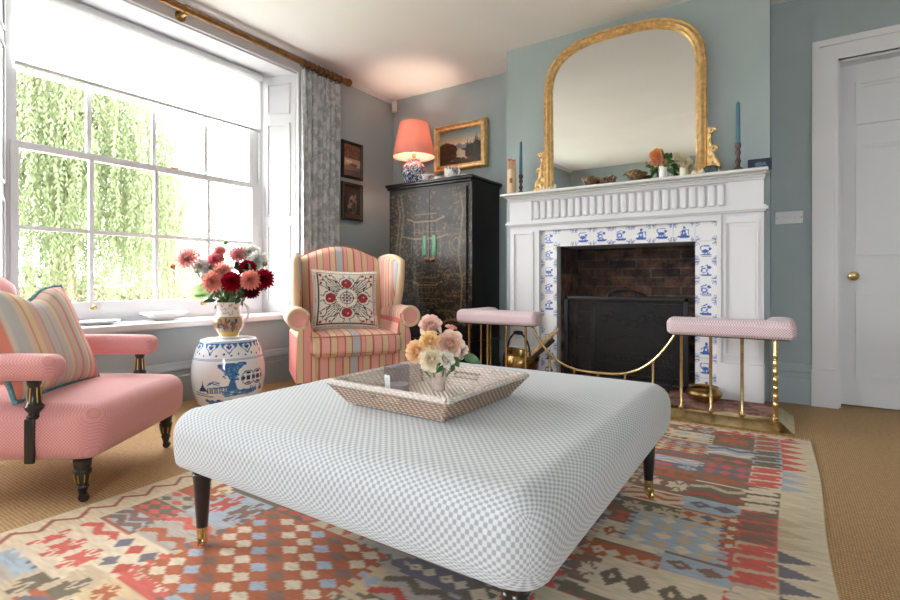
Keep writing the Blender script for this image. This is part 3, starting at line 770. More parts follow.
# bed moulding + architrave
b = MB()
b.box(-.632, .632, y_(3.618), y_(3.64), 1.135, 1.165)
b.box(-.8625, .8625, y_(3.634), -.001, 1.1605, 1.19)
b.box(-.872, .872, y_(3.612), -.001, 1.176, 1.186); b.box(-.885, .885, y_(3.59), -.001, 1.186, 1.204); b.box(-.875, .875, y_(3.605), -.001, 1.204, 1.214)
b.build('lower_moulding', W_MANTEL, t, smooth=0)
b = MB(); FR = 3.64; b.box(-.862, .862, y_(FR), -.001, 1.2, 1.375); b.box(-.8615,-.672, y_(FR)-.016, y_(FR)+.001, 1.2145, 1.3715); b.box(.672,.8615, y_(FR)-.016, y_(FR)+.001, 1.2145, 1.3715)
nfl = 24; w = 1.32/nfl
for k in range(nfl): b.rbox((-.66+(k+.5)*w, y_(FR)-.004, 1.295), (w*.80, .030, .142), .0149, 4, n=(1,1,3))
b.build('fluted_frieze', W_MANTEL, t, smooth=30)
b = MB(); 
b.box(-.868, .868, y_(3.615), -.001, 1.372, 1.385); b.box(-.872, .872, y_(3.595), -.001, 1.385, 1.396); b.box(-.876, .876, y_(3.56), -.001, 1.396, 1.404); b.rbox((0, y_(3.60), 1.4145), (1.776, .198, .021), .008, 2)
b.build('mantelshelf', W_MANTEL, t, smooth=30)
SZ = Z0+1.425
# fire guard with iron back
t = thing('fire_screen', 'black cast iron fire screen with arched handle filling the fire opening', 'fire screen', (FX, 3.70, HZT))
b = MB(); w, h = .433, .635
for q in ((-w,-w+.03,0,h),(w-.03,w,0,h)): b.rbox(((q[0]+q[1])/2, 0, h/2), (.03,.026,h), .005, 1)
b.rbox((0,0,h-.015), (2*w,.026,.03), .005, 1); b.rbox((0,0,.03), (2*w,.026,.03), .005, 1); b.build('screen_frame', CHARCOAL, t)
mesh_m = bpy.data.materials.new('black_wire_mesh'); mesh_m.use_nodes = True; nt = mesh_m.node_tree
tp = nt.nodes.new('ShaderNodeBsdfTransparent'); mx = nt.nodes.new('ShaderNodeMixShader'); mx.inputs[0].default_value = .3
pb = nt.nodes['Principled BSDF']; pb.inputs['Base Color'].default_value = (.012,.012,.013,1); pb.inputs['Roughness'].default_value = .5
nt.links.new(tp.outputs[0], mx.inputs[1]); nt.links.new(pb.outputs[0], mx.inputs[2]); nt.links.new(mx.outputs[0], nt.nodes['Material Output'].inputs[0])
b = MB(); b.box(-w+.028, w-.028, .004, .006, .04, h-.025); b.build('wire_mesh', mesh_m, t, smooth=0)
b = MB(); xa, xb = -.235, w-.035
b.box(xa, xb, .03, .045, .05, h-.05)
for (q0,q1,r0,r1,d) in ((xa,xb,.05,.075,.015),(xa,xb,h-.075,h-.05,.015),(xa,xa+.03,.05,h-.05,.015),(xb-.03,xb,.05,h-.05,.015),(xa+.05,xb-.05,.14,.16,.012),(xa+.05,xb-.05,.22,.235,.01),(xa+.06,xb-.06,.40,.41,.008)):
    b.box(q0,q1,.03-d,.031,r0,r1)
for k in range(14): b.rbox((xa+.10+k*.033, .024, .19), (.018,.014,.028), .005, 1)
for k in range(9): i0 = b.lathe([(.03,0),(.022,.008),(0,.012)], n=14); b.T(i0, Tr((xa+.09+k*.055, .03, .47+.03*math.sin(k*1.3))) @ Rot(PI/2,'X'))
b.tube([(xa+.1+.4*i/16, .027, .30+.06*math.sin(PI*i/16)) for i in range(17)], .008, 6)
b.build('iron_plate', CHARCOAL, t)
b = MB(); b.tube([(.11*math.cos(a), -.004, h-.005+.055*math.sin(a)) for a in [PI*i/14 for i in range(15)]], .009, 8); b.tube([(.02+.14*math.cos(a), .03, h-.01+.05*math.sin(a)) for a in [PI*i/14 for i in range(15)]], .007, 8); b.build('handle', CHARCOAL, t)
for x in (-w+.06, w-.09):
    b = MB(); b.tube([(x, -.005, .07), (x-.015, -.06, .035), (x-.02, -.085, .008)], .009, 8); b.build('foot', CHARCOAL, t)

# ------------------------------------------------------------------ overmantel mirror
MW, MZ, MH = .56, .70, .418
t = thing('overmantel_mirror', 'large arched gilt framed mirror standing on the mantelshelf', 'mirror', (-.975, 3.655, SZ), rot=(math.radians(1.1), 0, 0))
path = [(-MW, 0), (-MW, .2), (-MW, .4)]
for i in range(41):
    a = PI-PI*i/40; ca, sa = math.cos(a), math.sin(a)
    path.append((MW*math.copysign(abs(ca)**(2/2.75), ca), MZ+MH*abs(sa)**(2/2.75)))
path += [(MW, .4), (MW, .2), (MW, 0)]
prof = [(0,0),(0,-.02),(.006,-.03),(.014,-.022),(.022,-.034),(.034,-.04),(.046,-.03),(.05,-.022),(.058,-.026),(.064,-.012),(.07,-.006),(.07,0)]
vs = []; fs = []
for k, p in enumerate(path):
    a = Vector(path[max(0,k-1)]); c_ = Vector(path[min(len(path)-1,k+1)]); d = (c_-a).normalized(); n = Vector((d.y, -d.x))
    for (e, y) in prof: vs.append((p[0]+n.x*e, y, p[1]+n.y*e))
m_ = len(prof)
for k in range(len(path)-1):
    for i in range(m_-1): fs.append((k*m_+i, k*m_+i+1, (k+1)*m_+i+1, (k+1)*m_+i))
b = MB(); b.add(vs, fs); b.box(-MW+.06, MW-.06, -.024, 0, 0, .022); b.box(-MW-.002, -MW+.072, -.038, 0, 0, .03); b.box(MW-.072, MW+.002, -.038, 0, 0, .03)
b.build('gilt_frame', GOLD, t, smooth=40)
MIR = M('mirror_silver', (240,242,242), .0, 1.)
b = MB(); ins = []
for k, p in enumerate(path):
    a = Vector(path[max(0,k-1)]); c_ = Vector(path[min(len(path)-1,k+1)]); d = (c_-a).normalized(); n = Vector((d.y, -d.x)); ins.append((p[0]+n.x*.066, p[1]+n.y*.066))
nn = len(ins); b.add([(x, -.006, z) for x, z in ins]+[(x, -.002, z) for x, z in ins], [tuple(range(nn))[::-1], tuple(range(nn, 2*nn))]+[(i, (i+1)%nn, nn+(i+1)%nn, nn+i) for i in range(nn)])
b.build('mirror_glass', MIR, t, smooth=0)
for sx in (-1, 1):
    b = MB(); P = []
    for i in range(26):   # acanthus scroll: fat curl below, small curl on top
        q = i/25
        P.append((sx*(MW+.010+.062*(1-q)**1.6*(1+.28*math.sin(q*9))), -.02, .012+.30*q))
    b.tube(P, [.02-.012*i/25+.004*math.sin(i*1.3) for i in range(26)], 10)
    b.tube([(sx*(MW+.045+.03*math.cos(a)*(1-a/9)), -.022, .04+.03*math.sin(a)*(1-a/9)) for a in [i*.4 for i in range(18)]], .013, 8)
    b.tube([(sx*(MW+.03+.02*math.cos(a)*(1-a/9)), -.022, .29+.02*math.sin(a)*(1-a/9)) for a in [i*.4 for i in range(18)]], .009, 8)
    b.tube([(sx*(MW+.04+.02*math.cos(a)*(1-a/9)), -.022, .17+.022*math.sin(a)*(1-a/9)) for a in [i*.4 for i in range(18)]], .011, 8)
    for k in range(5): b.tube([(sx*(MW+.012), -.018, .02+.05*k), (sx*(MW+.03-.003*k), -.024, .03+.05*k), (sx*(MW+.05-.008*k), -.02, .012+.052*k)], [.010,.014,.005], 8)
    b.prism([(sx*q[0], q[1]) for q in ((MW, .0),(MW+.07,.0),(MW+.066,.035),(MW+.04,.10),(MW+.02,.2),(MW+.012,.3),(MW,.32))][::sx], Matrix(((1,0,0,0),(0,0,-1,-.004),(0,1,0,0),(0,0,0,1))), .014)
    b.build('scroll_bracket', GOLD, t, smooth=60)

# ------------------------------------------------------------------ things on the mantelshelf
WAX = M('dusty_blue_wax', (74,122,140), .45)
PEWTER = M('dark_turned_wood', (84,66,62), .35, .2, var=.25, vs=40)
def candlestick(name, label, loc, h, hc, rc):
    t = thing(name, label, 'candlestick', loc)
    s = h/.11
    pr = [(0,0),(.036,0),(.036,.006),(.026,.012),(.013,.018),(.010,.026),(.016,.034),(.018,.04),(.011,.048),(.009,.058),(.015,.068),(.016,.075),(.010,.083),(.014,.09),(.018,.097),(.018,.105),(.012,.11),(0,.11)]
    b = MB(); b.lathe([(r, z*s) for r, z in pr], n=24); b.build('stick', PEWTER, t)
    c = thing('taper_candle', label.replace('candlestick', 'candlestick holder'), 'candle', (loc[0], loc[1], loc[2]+h))
    b = MB(); b.lathe([(0,0),(rc,0),(rc*.95,hc*.5),(rc*.8,hc-.006),(rc*.4,hc),(0,hc)], n=20); b.build('wax', WAX, c)
    b = MB(); b.tube([(0,0,hc-.002),(.001,0,hc+.008)], .0012, 6); b.build('wick', EBONY, c)
    return t, c
t, c = candlestick('candlestick', 'turned dark candlestick at the right end of the mantelshelf', (-.238, 3.585, SZ), .178, .25, .0125)
c['label'] = 'tall dusty blue taper candle at the right end of the mantelshelf'
t, c = candlestick('candlestick', 'turned dark candlestick at the left end of the mantelshelf beside the match jar', (-1.718, 3.60, SZ), .155, .255, .012)
c['label'] = 'dusty blue taper candle at the left end of the mantelshelf'
# jar of matches
t = thing('match_jar', 'cream holder packed with long red tipped matches on the left mantel end', 'match holder', (-1.775, 3.555, SZ))
b = MB(); b.lathe([(0,0),(.032,0),(.034,.004),(.034,.19),(.031,.19),(.031,.01),(0,.01)], n=28); b.build('holder', M('cream_card', (222,196,160), .7), t)
b = MB(); b.rbox((.010, -.0335, .10), (.024,.004,.038), .001, 1); b.build('motif', M('russet_print', (150,84,66), .6), t)
b = MB(); b2 = MB()
for k in range(40):
    r = .026*math.sqrt(rnd.random()); a = rnd.random()*6.28; x, y = r*math.cos(a), r*math.sin(a); q = 1.3; zt = .255+rnd.random()*.012
    b.tube([(x*.8,y*.8,.012),(x*q,y*q,zt)], .0022, 5); b2.tube([(x*q,y*q,zt-.001),(x*q,y*q,zt+.006)], [.0022,.0032], 5)
o = b.build('match_sticks', M('match_wood', (222,184,140), .8), t); o['kind'] = 'stuff'
o = b2.build('match_heads', M('match_red', (190,78,70), .7), t); o['kind'] = 'stuff'
# bronze birds
def bird(label, loc, rz, s, pose, group):
    t = thing('bird_ornament', label, 'ornament', loc, rz, None)
    BM = M('bird_bronze', (108,86,62), .45, .55, var=.4, vs=60, bump=.5, bs=120)
    b = MB()
    P = [(-.085,0,.075 if pose else .06),(-.06,0,.06 if pose else .052),(-.03,0,.05),(0,0,.05),(.03,0,.055),(.05,0,.066),(.06,0,.084 if pose else .07),(.072,0,.096 if pose else .072),(.085,0,.096 if pose else .066)]
    b.tube(P, [.005,.02,.038,.046,.042,.03,.02,.018,.007], 14); 
    b.T(0, Matrix.Scale(s,4)); b.build('body', BM, t, smooth=180)
    b = MB(); b.tube([(.086,0,.095 if pose else .066),(.1,0,.09 if pose else .058)], [.005,.001], 8); b.T(0, Matrix.Scale(s,4)); b.build('beak', BRONZE, t)
    for sy in (-1,1):
        b = MB(); b.tube([(.03,sy*.034,.062),(0,sy*.043,.058),(-.03,sy*.036,.056),(-.075,sy*.014,.066)], [.006,.018,.014,.003], 10, sq=1.); b.T(0, Matrix.Scale(s,4)); b.build('wing', BM, t, smooth=180)
        b = MB(); b.tube([(.005,sy*.012,.02),(.008,sy*.014,.004),(.02,sy*.014,.002)], .004, 6); b.T(0, Matrix.Scale(s,4)); b.build('leg', BRONZE, t)
    return t
bird('bronze bird ornament with head lowered, far left of the three birds before the mirror', (-1.155, 3.57, SZ), PI*.96, .82, 0, '')
bird('bronze bird ornament with raised tail, just right of the bird with lowered head', (-1.058, 3.60, SZ), PI*.1, .68, 1, '')
bird('single plump bronze bird ornament beside the flower vase on the mantelshelf', (-.842, 3.57, SZ), PI*1.0, .88, 0, '')
# ------------------------------------------------------------------ flower makers
def petal(b, L, W, cup, base, tilt, az, M0, mi=0, n=(2,3), pointed=.5, thick=0, curl=0., c0=None, c1=None):
    # a petal starting at radius base, leaning out by tilt from the axis, cupped by cup
    vs = []; cols = []
    for j in range(n[1]+1):
        v = j/n[1]; wv = W*(math.sin(PI*min(1, .12+.88*v*.86))**.7)*(1-pointed*v**4)
        ang = tilt + curl*v
        for i in range(n[0]+1):
            u = i/n[0]*2-1
            r = base + L*v*math.sin(ang); z = L*v*math.cos(ang)
            lift = cup*W*(u*u)
            x = r - lift*math.cos(ang); zz = z + lift*math.sin(ang)
            vs.append((x, u*wv/2, zz))
            if c0 is not None: cols.append([c0[q]*(1-v)+c1[q]*v for q in range(3)])
    w = n[0]+1; fs = [(j*w+i, j*w+i+1, (j+1)*w+i+1, (j+1)*w+i) for j in range(n[1]) for i in range(n[0])]
    Mx = M0 @ Rot(az, 'Z')
    b.add([Mx @ Vector(p) for p in vs], fs, mi, None, cols if cols else None)
PET = None
def petal_mat(name):
    m = translucent(name, (255,255,255), .33); nt = m.node_tree
    a = nt.nodes.new('ShaderNodeAttribute'); a.attribute_name = 'Col'
    for n in list(nt.nodes):
        if n.type in ('BSDF_DIFFUSE', 'BSDF_TRANSLUCENT'): nt.links.new(a.outputs['Color'], n.inputs[0])
    return m
PET = petal_mat('flower_petals')
def aim(loc, d):
    q = Vector(d).normalized().to_track_quat('Z', 'Y'); return q.to_matrix().to_4x4()
def stem_part(t, loc, foot, r=.0025, mat=None):
    d = Vector(foot)-Vector(loc); L = Vector((0,0,-.0))
    b = MB(); b.tube([(0,0,-.004), tuple(d*.4+Vector((0,0,-.02))), tuple(d)], r, 6); return b.build('stem', mat or STEM, t)
def dahlia(label, loc, foot, r, ci, co, d, spiky=0, group=None, rows=7, cat='flower', name='dahlia'):
    t = thing(name, label, cat, loc, 0, group); b = MB(); M0 = aim(loc, d)
    ci = lin(ci); co = lin(co); k0 = rnd.random()*6
    for j in range(rows):
        q = j/(rows-1); cnt = int(9+9*q); tilt = .15+1.5*q
        for k in range(cnt):
            L = r*(.35+.65*q)*rnd.uniform(.92,1.06); W = r*(.34 if not spiky else .2)*(.6+.4*q)*1.15
            m1 = [ci[x]*(1-q)+co[x]*q for x in range(3)]; sh = rnd.uniform(.9,1.06)
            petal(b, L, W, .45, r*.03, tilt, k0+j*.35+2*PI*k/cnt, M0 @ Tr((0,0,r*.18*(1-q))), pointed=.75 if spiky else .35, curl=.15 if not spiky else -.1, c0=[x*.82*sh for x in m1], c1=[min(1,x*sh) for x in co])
    b.build('bloom', PET, t, smooth=180)
    b = MB(); b.lathe([(.003,-.012),(r*.22,-.002),(r*.25,.004),(0,.005)], n=10); b.T(0, M0); b.build('calyx', STEM, t)
    stem_part(t, loc, foot); return t
def rose(label, loc, foot, r, ci, co, d, group=None, open_=0):
    t = thing('rose', label, 'flower', loc, 0, group); b = MB(); M0 = aim(loc, d); ci = lin(ci); co = lin(co); k0 = rnd.random()*6
    rows = 6
    for j in range(rows):
        q = j/(rows-1); cnt = [3,4,5,6,7,7][j]; tilt = .05+(.95+.35*open_)*q**1.2
        for k in range(cnt):
            L = r*(.72+.42*q)*rnd.uniform(.93,1.05); W = r*(.55+.75*q)
            m1 = [ci[x]*(1-q)+co[x]*q for x in range(3)]
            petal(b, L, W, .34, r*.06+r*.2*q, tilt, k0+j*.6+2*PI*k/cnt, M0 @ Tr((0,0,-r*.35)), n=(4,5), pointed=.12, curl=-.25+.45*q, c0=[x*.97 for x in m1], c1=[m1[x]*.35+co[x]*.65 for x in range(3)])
    b.build('bloom', PET, t, smooth=180)
    b = MB(); b.lathe([(.003,-r*.6),(r*.25,-r*.42),(r*.3,-r*.3),(0,-r*.28)], n=10); b.T(0, M0); b.build('calyx', STEM, t)
    stem_part(t, loc, foot); return t
def leaf_spray(name, label, leaves, foot, mat, loc, cat='foliage', group=None, roll=None):
    # leaves: (tip position, length, width)
    t = thing(name, label, cat, loc, 0, group); o0 = Vector(loc)
    for k_, (p, dirn, L, W) in enumerate(leaves):
        b = MB(); Mx = Tr(Vector(p)-o0) @ Vector(dirn).normalized().to_track_quat('X','Z').to_matrix().to_4x4() @ Rot(rnd.uniform(.5,1.3)*(1 if k_%2 else -1) if roll is None else roll, 'X')
        vs = []; n = 8
        for j in range(n+1):
            v = j/n; w = W*math.sin(PI*v**.8)**.9*.5
            for (u, dz) in ((-1,.12),(0,0),(1,.12)): vs.append(Mx @ Vector((L*v, u*w, dz*w*2-.25*L*v*v)))
        fs = [(j*3+i, j*3+i+1, (j+1)*3+i+1, (j+1)*3+i) for j in range(n) for i in range(2)]
        b.add(vs, fs); lo_ = b.build('leaf', mat, t, smooth=180)
        b = MB(); b.tube([tuple(Vector(p)-o0), tuple((Vector(p)+Vector(foot))/2-o0+Vector((0,0,.01))), tuple(Vector(foot)-o0)], .0016, 5); b.build('stalk', STEM, t)
    return t
def facing(loc, up=.6, jit=.25):   # roughly up and outwards, towards the room
    d = Vector((.65,-.75,up)); return d+Vector((rnd.uniform(-jit,jit), rnd.uniform(-jit,jit), rnd.uniform(-jit,jit)))
# mantel vases
VX = Vector((-.672, 3.575, SZ))
t = thing('bud_vase', 'small white fluted vase of roses on the mantelshelf', 'vase', VX)
b = MB(); b.lathe([(0,0),(.022,0),(.024,.004),(.026,.05),(.031,.082),(.028,.082),(.022,.05),(.018,.008),(0,.008)], n=28); b.build('body', WHITE_CHINA, t)
foot = VX+Vector((0,0,.012))
for (lab, dx, dz, r, ci, co) in (('apricot orange rose at the top of the mantelshelf posy', -.035, .16, .036, (246,170,100), (250,186,130)), ('peach pink rose below the apricot rose in the mantelshelf posy', -.03, .112, .036, (240,160,130), (248,190,164))):
    l = VX+Vector((dx, -.03, dz)); rose(lab, l, foot, r, ci, co, (dx*4,-1,.5))
l = VX+Vector((-.10,-.01,.118)); rose('small apricot rosebud at the left of the mantelshelf posy', l, foot, .013, (240,150,80), (246,170,110), (-1,-.4,.4))
leaf_spray('rose_foliage', 'dark green rose leaves around the mantelshelf posy', [(VX+Vector((x,y,z)), (dx,dy,dz), .055, .034) for (x,y,z,dx,dy,dz) in
    [(.01,-.02,.13,.6,-.4,.6),(.03,-.02,.10,.8,-.5,.1),(-.03,-.02,.08,-.9,-.4,-.4),(-.045,-.01,.06,-.7,-.3,-.9),(.035,-.01,.12,.5,-.3,.8),(.02,-.03,.085,.4,-.9,-.2),(-.05,-.015,.09,-.9,-.3,.1),(.05,-.01,.085,.9,-.2,-.3),(0,-.03,.15,.2,-.5,.7),(.04,-.02,.06,.5,-.5,-.6)]], foot, LEAF, VX)
V2 = Vector((-.545, 3.585, SZ))
t = thing('bud_vase', 'short cream glass holding white roses on the mantelshelf', 'vase', V2)
b = MB(); b.lathe([(0,0),(.025,0),(.026,.004),(.026,.062),(.023,.062),(.022,.008),(0,.008)], n=28); b.build('body', M('cream_glass', (226,220,190), .15, coat=.5), t)
for (lab, dx, dz, r) in (('cream white rose on the left in the short cream glass', -.035, .125, .036), ('cream white rose on the right in the short cream glass', .005, .095, .034)):
    rose(lab, V2+Vector((dx,-.01,dz)), V2+Vector((0,0,.012)), r, (240,226,170), (246,240,220), (dx*5+.4,-1,.3))
b = MB(); b.lathe([(0,0),(.02,0),(.024,.006),(.02,.02),(.01,.028),(0,.03)], n=20); b.tube([(.02,0,.01),(.045,-.005,.02),(.055,0,.008)], [.012,.016,.006], 10); o = b.build('shell_ornament', M('cream_shell', (226,212,180), .4, var=.1, vs=40)); o.location = (-.475, 3.55, SZ); tag(o, 'small cream shell beside the right foot of the mirror', 'ornament')
for (x, lab, h) in ((-1.505,'small white china figure left of its twin near the mirror foot',.035),(-1.455,'small white china figure right of its twin near the mirror foot',.03)):
    b = MB(); b.lathe([(0,0),(.012,0),(.013,.006),(.007,.014),(.009,h*.6),(.006,h*.8),(.007,h*.92),(0,h)], n=16); o = b.build('china_figure', WHITE_CHINA); o.location = (x, 3.545, SZ); tag(o, lab, 'ornament')
b = MB(); b.rbox((0,0,.026), (.085,.035,.05), .018, 4, n=(3,2,3), fn=lambda q: (q.x+.1*q.z*math.sin(q.x*60)*.2, q.y, q.z*(1-.25*(q.x/.04)**2))); b.tube([(.035,0,.03),(.05,-.004,.034),(.056,-.004,.012)], [.014,.010,.005], 10)
for x in (-.026,-.008,.016,.03): b.tube([(x,0,.012),(x,0,.0)], .008, 8)
o = b.build('animal_ornament', M('slate_green_glaze', (62,78,80), .25, var=.3, vs=40, coat=.4), smooth=60); o.location = (-.385, 3.555, SZ); tag(o, 'small slate green animal ornament beside the right gilt scroll', 'ornament')
# navy card with pale animal
cv2 = Cv(0,0,1,.6,.008,(30,44,66))
cv2.ell(.48,.30,.2,.13,(88,110,134)); cv2.ell(.66,.32,.1,.1,(100,122,146)); cv2.rect(.33,.1,.41,.26,(88,110,134)); cv2.rect(.52,.1,.6,.26,(80,102,126)); cv2.line([(.74,.32),(.79,.22),(.78,.12)], .035, (88,110,134)); cv2.ell(.62,.34,.05,.07,(66,86,110))
t = thing('picture_block', 'small navy picture block with a pale animal at the far right of the mantelshelf', 'picture', (-.125, 3.605, SZ), rot=(-.12,0,.0))
b = MB(); b.rbox((0,.008,.036), (.125,.016,.072), .002, 1); b.build('block', M('navy_block', (28,40,60), .35), t)
b = MB(); b.grid(lambda u, v: (-.06+u*.12, -.0008, .003+v*.066), 60, 36, colf=lambda u, v: cv2.at(u, v*.6)); b.build('picture', VC('navy_print', .35), t)

# ------------------------------------------------------------------ club fender
PINKCHK = dots('pink_white_check_cloth', (226,215,219), (188,128,139), (.0135,.0135,.0135), 'Object', thr=.16, soft=.25)
FX0, FX1, FYF, FYB = -1.995, -.04, 3.275, 3.62
FXC = (FX0+FX1)/2
t = thing('club_fender', 'brass club fender with pink checked padded seats around the hearth', 'fender', (FXC, FYF, 0))
def fx(x): return x-FXC
b = MB()   # plinth rail: front and returns with a sloping face
prof = [(0,0),(.088,0),(.088,.012),(.07,.02),(.03,.05),(.014,.058),(.0,.06),(-.028,.06),(-.028,0)]
ctr = [(fx(FX0), FYB-FYF), (fx(FX0), 0), (fx(FX1), 0), (fx(FX1), FYB-FYF)]
vs = []; fs = []
outn = [(-1,0),(-1,-1),(1,-1),(1,0)]
for k, (x, y) in enumerate(ctr):
    for (e, z) in prof: vs.append((x+outn[k][0]*e, y+outn[k][1]*e, z+.0005))
m_ = len(prof)
for k in range(3):
    for i in range(m_): j = (i+1) % m_; fs.append((k*m_+i, k*m_+j, (k+1)*m_+j, (k+1)*m_+i))
fs += [tuple(range(m_)), tuple(3*m_+i for i in range(m_))[::-1]]
b.add(vs, fs); b.build('base_rail', BRASS, t, smooth=20)
PZ0, PZ1 = .06, .497
def post(x, y, top, r=.0085, twist=False):
    b = MB(); b.lathe([(.016,0),(.016,.006),(.011,.012),(r,.018),(r,top-PZ0-.012),(.011,top-PZ0-.008),(.012,top-PZ0)], c=(fx(x), y-FYF, PZ0), n=16)
    if twist:
        for k in range(7): b.lathe([(r,0),(.014,.008),(.015,.016),(.014,.024),(r,.032)], c=(fx(x), y-FYF, PZ0+.06+k*.045), n=14)
    b.build('post', BRASS, t)
for x in (-.513,-.355,-.198): post(x, FYF, PZ1)
post(FX1, FYF, PZ1, .012, True)
for x in (-1.835,-1.68,-1.525): post(x, FYF, PZ1)
post(FX0, FYF, PZ1)
for y in (3.457, 3.61): post(FX0, y, PZ1); post(FX1, y, PZ1)
def pad(xa, xb, side):
    # an L shaped padded seat: a front run and a return along the side
    b = MB(); th = .092; zc = PZ1+.002+th/2
    xo = fx(FX0)-.075 if side < 0 else fx(FX1)+.095; xi = fx(xb) if side < 0 else fx(xa)
    xo2 = xo+.15*(1 if side < 0 else -1)
    x0, x1 = min(xo, xi), max(xo, xi)
    def crown(q): return (q.x, q.y, q.z+(.010*(1-(q.y/.075)**2) if q.z > 0 else 0))
    b.rbox(((x0+x1)/2, -.005, zc), (x1-x0, .15, th), .034, 5, n=(12,3,2), fn=crown)
    def crown2(q): return (q.x, q.y, q.z+(.010*(1-(q.x/.075)**2) if q.z > 0 else 0))
    b.rbox(((xo+xo2)/2, .16, zc), (.15, .40, th), .034, 5, n=(3,8,2), fn=crown2)
    b.build('padded_seat', PINKCHK, t)
    b = MB(); b.box(x0+.03, x1-.03, -.05, .04, PZ1-.003, PZ1+.012); b.box(min(xo,xo2)+.03, max(xo,xo2)-.03, .03, .33, PZ1-.003, PZ1+.012); b.build('seat_rail', EBONY, t, smooth=0)
pad(-2.07, -1.42, -1); pad(-.585, .05, 1)
xa, xb = -1.48, -.55; sw = []
for i in range(33):
    q = i/32; x = xa+(xb-xa)*q; s_ = abs(2*q-1); sw.append((fx(x), 0, .215+.275*(s_**3.0)))
b = MB(); b.tube(sw, .0085, 10); b.build('sweep_rail', BRASS, t)
for x in (-1.344,-1.173,-1.012,-.84,-.673):
    q = (x-xa)/(xb-xa); post(x, FYF, .215+.275*(abs(2*q-1)**3.0)-.004, .007)

# ------------------------------------------------------------------ hearth things
COALB = M('scuttle_brass', (140,112,66), .25, .95, var=.3, vs=9)
sc = Vector((-1.66, 3.465, HZT))
t = thing('coal_scuttle', 'round brass coal scuttle with dark swing handle on the hearth', 'coal scuttle', sc)
SS = 1.2; pr = [(0,0),(.05,0),(.062,.006),(.055,.012),(.09,.04),(.118,.085),(.122,.12),(.112,.155),(.10,.175),(.104,.182),(.1,.184),(.094,.175),(.11,.12),(.08,.04),(0,.02)]
b = MB(); b.lathe([(r*1.12, z*1.15) for r, z in pr], n=40)
for i in range(len(b.v)):
    x, y, z = b.v[i]
    if z > .14: b.v[i] = (x*(1+.35*(z-.14)/.07*(1 if x > 0 else .0)), y, z+.06*(z-.14)/.07*(-x/.1)*.4)
b.build('bowl', COALB, t, smooth=60)
b = MB(); b.tube([(-.02+.0*a, .117*math.cos(a), .19+.17*math.sin(a)) for a in [PI*i/20 for i in range(21)]], .007, 8)
b.T(0, Rot(PI/2-.3, 'Z')); b.build('swing_handle', CHARCOAL, t)
b = MB(); i0 = b.lathe([(.011,-.04),(.015,-.02),(.016,0),(.015,.02),(.011,.04)], n=14); b.T(i0, Rot(PI/2-.3,'Z') @ Tr((-.02,0,.36)) @ Rot(PI/2,'X')); b.build('handle_grip', EBONY, t)
KIN = M('split_pine', (206,172,132), .8, var=.2, vs=30); BARK = M('dark_bark', (56,44,36), .9, var=.3, vs=30, bump=.5, bs=60)
def log(label, p, q, r, mt):
    t_ = Vector(q)-Vector(p); b = MB(); b.tube([(0,0,0), tuple(t_*.5+Vector((0,0,.004))), tuple(t_)], [r, r*1.05, r*.9], 7)
    o = b.build('kindling_stick', mt, smooth=30); o.location = p; tag(o, label, 'kindling'); return o
log('pale split kindling stick leaning highest out of the brass scuttle', sc+Vector((.0,-.02,.10)), sc+Vector((.27,.10,.395)), .014, KIN)
log('pale kindling stick just left of the highest one in the scuttle', sc+Vector((-.03,.02,.11)), sc+Vector((.225,.10,.365)), .011, KIN)
log('dark barked kindling stick beneath the two pale ones in the scuttle', sc+Vector((.02,-.03,.085)), sc+Vector((.235,.085,.315)), .018, BARK)
t = thing('brass_bowl', 'squat aged brass bowl on the right side of the hearth', 'bowl', (-.42, 3.505, HZT))
b = MB(); b.lathe([(0,0),(.06,0),(.064,.006),(.088,.022),(.104,.045),(.102,.062),(.085,.078),(.079,.084),(.086,.09),(.082,.091),(.072,.08),(.092,.05),(.06,.014),(0,.01)], n=40); b.build('bowl_body', M('bowl_brass', (150,122,78), .28, .95, var=.25, vs=10), t, smooth=60)
# dark wicker log basket by the cabinet
def wicker(name, c1, c2, sc_, bump=.5, rough=.8):
    m, nt, bb = base_mat(name); vec = mapping(nt, 'Object', (1,1,1))
    t_ = nt.nodes.new('ShaderNodeTexWave'); t_.bands_direction = 'Z'; t_.inputs['Scale'].default_value = sc_*.5; t_.inputs['Distortion'].default_value = 1.5
    t2 = nt.nodes.new('ShaderNodeTexWave'); t2.bands_direction = 'DIAGONAL'; t2.inputs['Scale'].default_value = sc_*.4; t2.inputs['Distortion'].default_value = 1
    nt.links.new(vec, t_.inputs[0]); nt.links.new(vec, t2.inputs[0]); f = math_node(nt, 'MULTIPLY', t_.outputs[1], t2.outputs[1])
    nt.links.new(ramp(nt, f, [(.05, c1), (.5, c2)]), bb.inputs['Base Color']); bb.inputs['Roughness'].default_value = rough; addbump(nt, bb, f, bump, .006); return m
WICK = wicker('dark_willow', (58,44,36), (112,90,72), 60)
t = thing('log_basket', 'dark woven basket on the floor between cabinet and fender', 'basket', (-2.33, 3.40, 0))
b = MB(); b.lathe([(0,.0005),(.11,.0005),(.12,.01),(.145,.2),(.155,.38),(.145,.38),(.13,.2),(.105,.02),(0,.02)], n=36, sc=(.85,.85)); b.build('basket_body', WICK, t)
b = MB(); b.tube([(.1275*math.cos(a), .1275*math.sin(a), .383) for a in [2*PI*i/36 for i in range(36)]], .011, 8, closed=True); b.build('basket_rim', WICK, t)

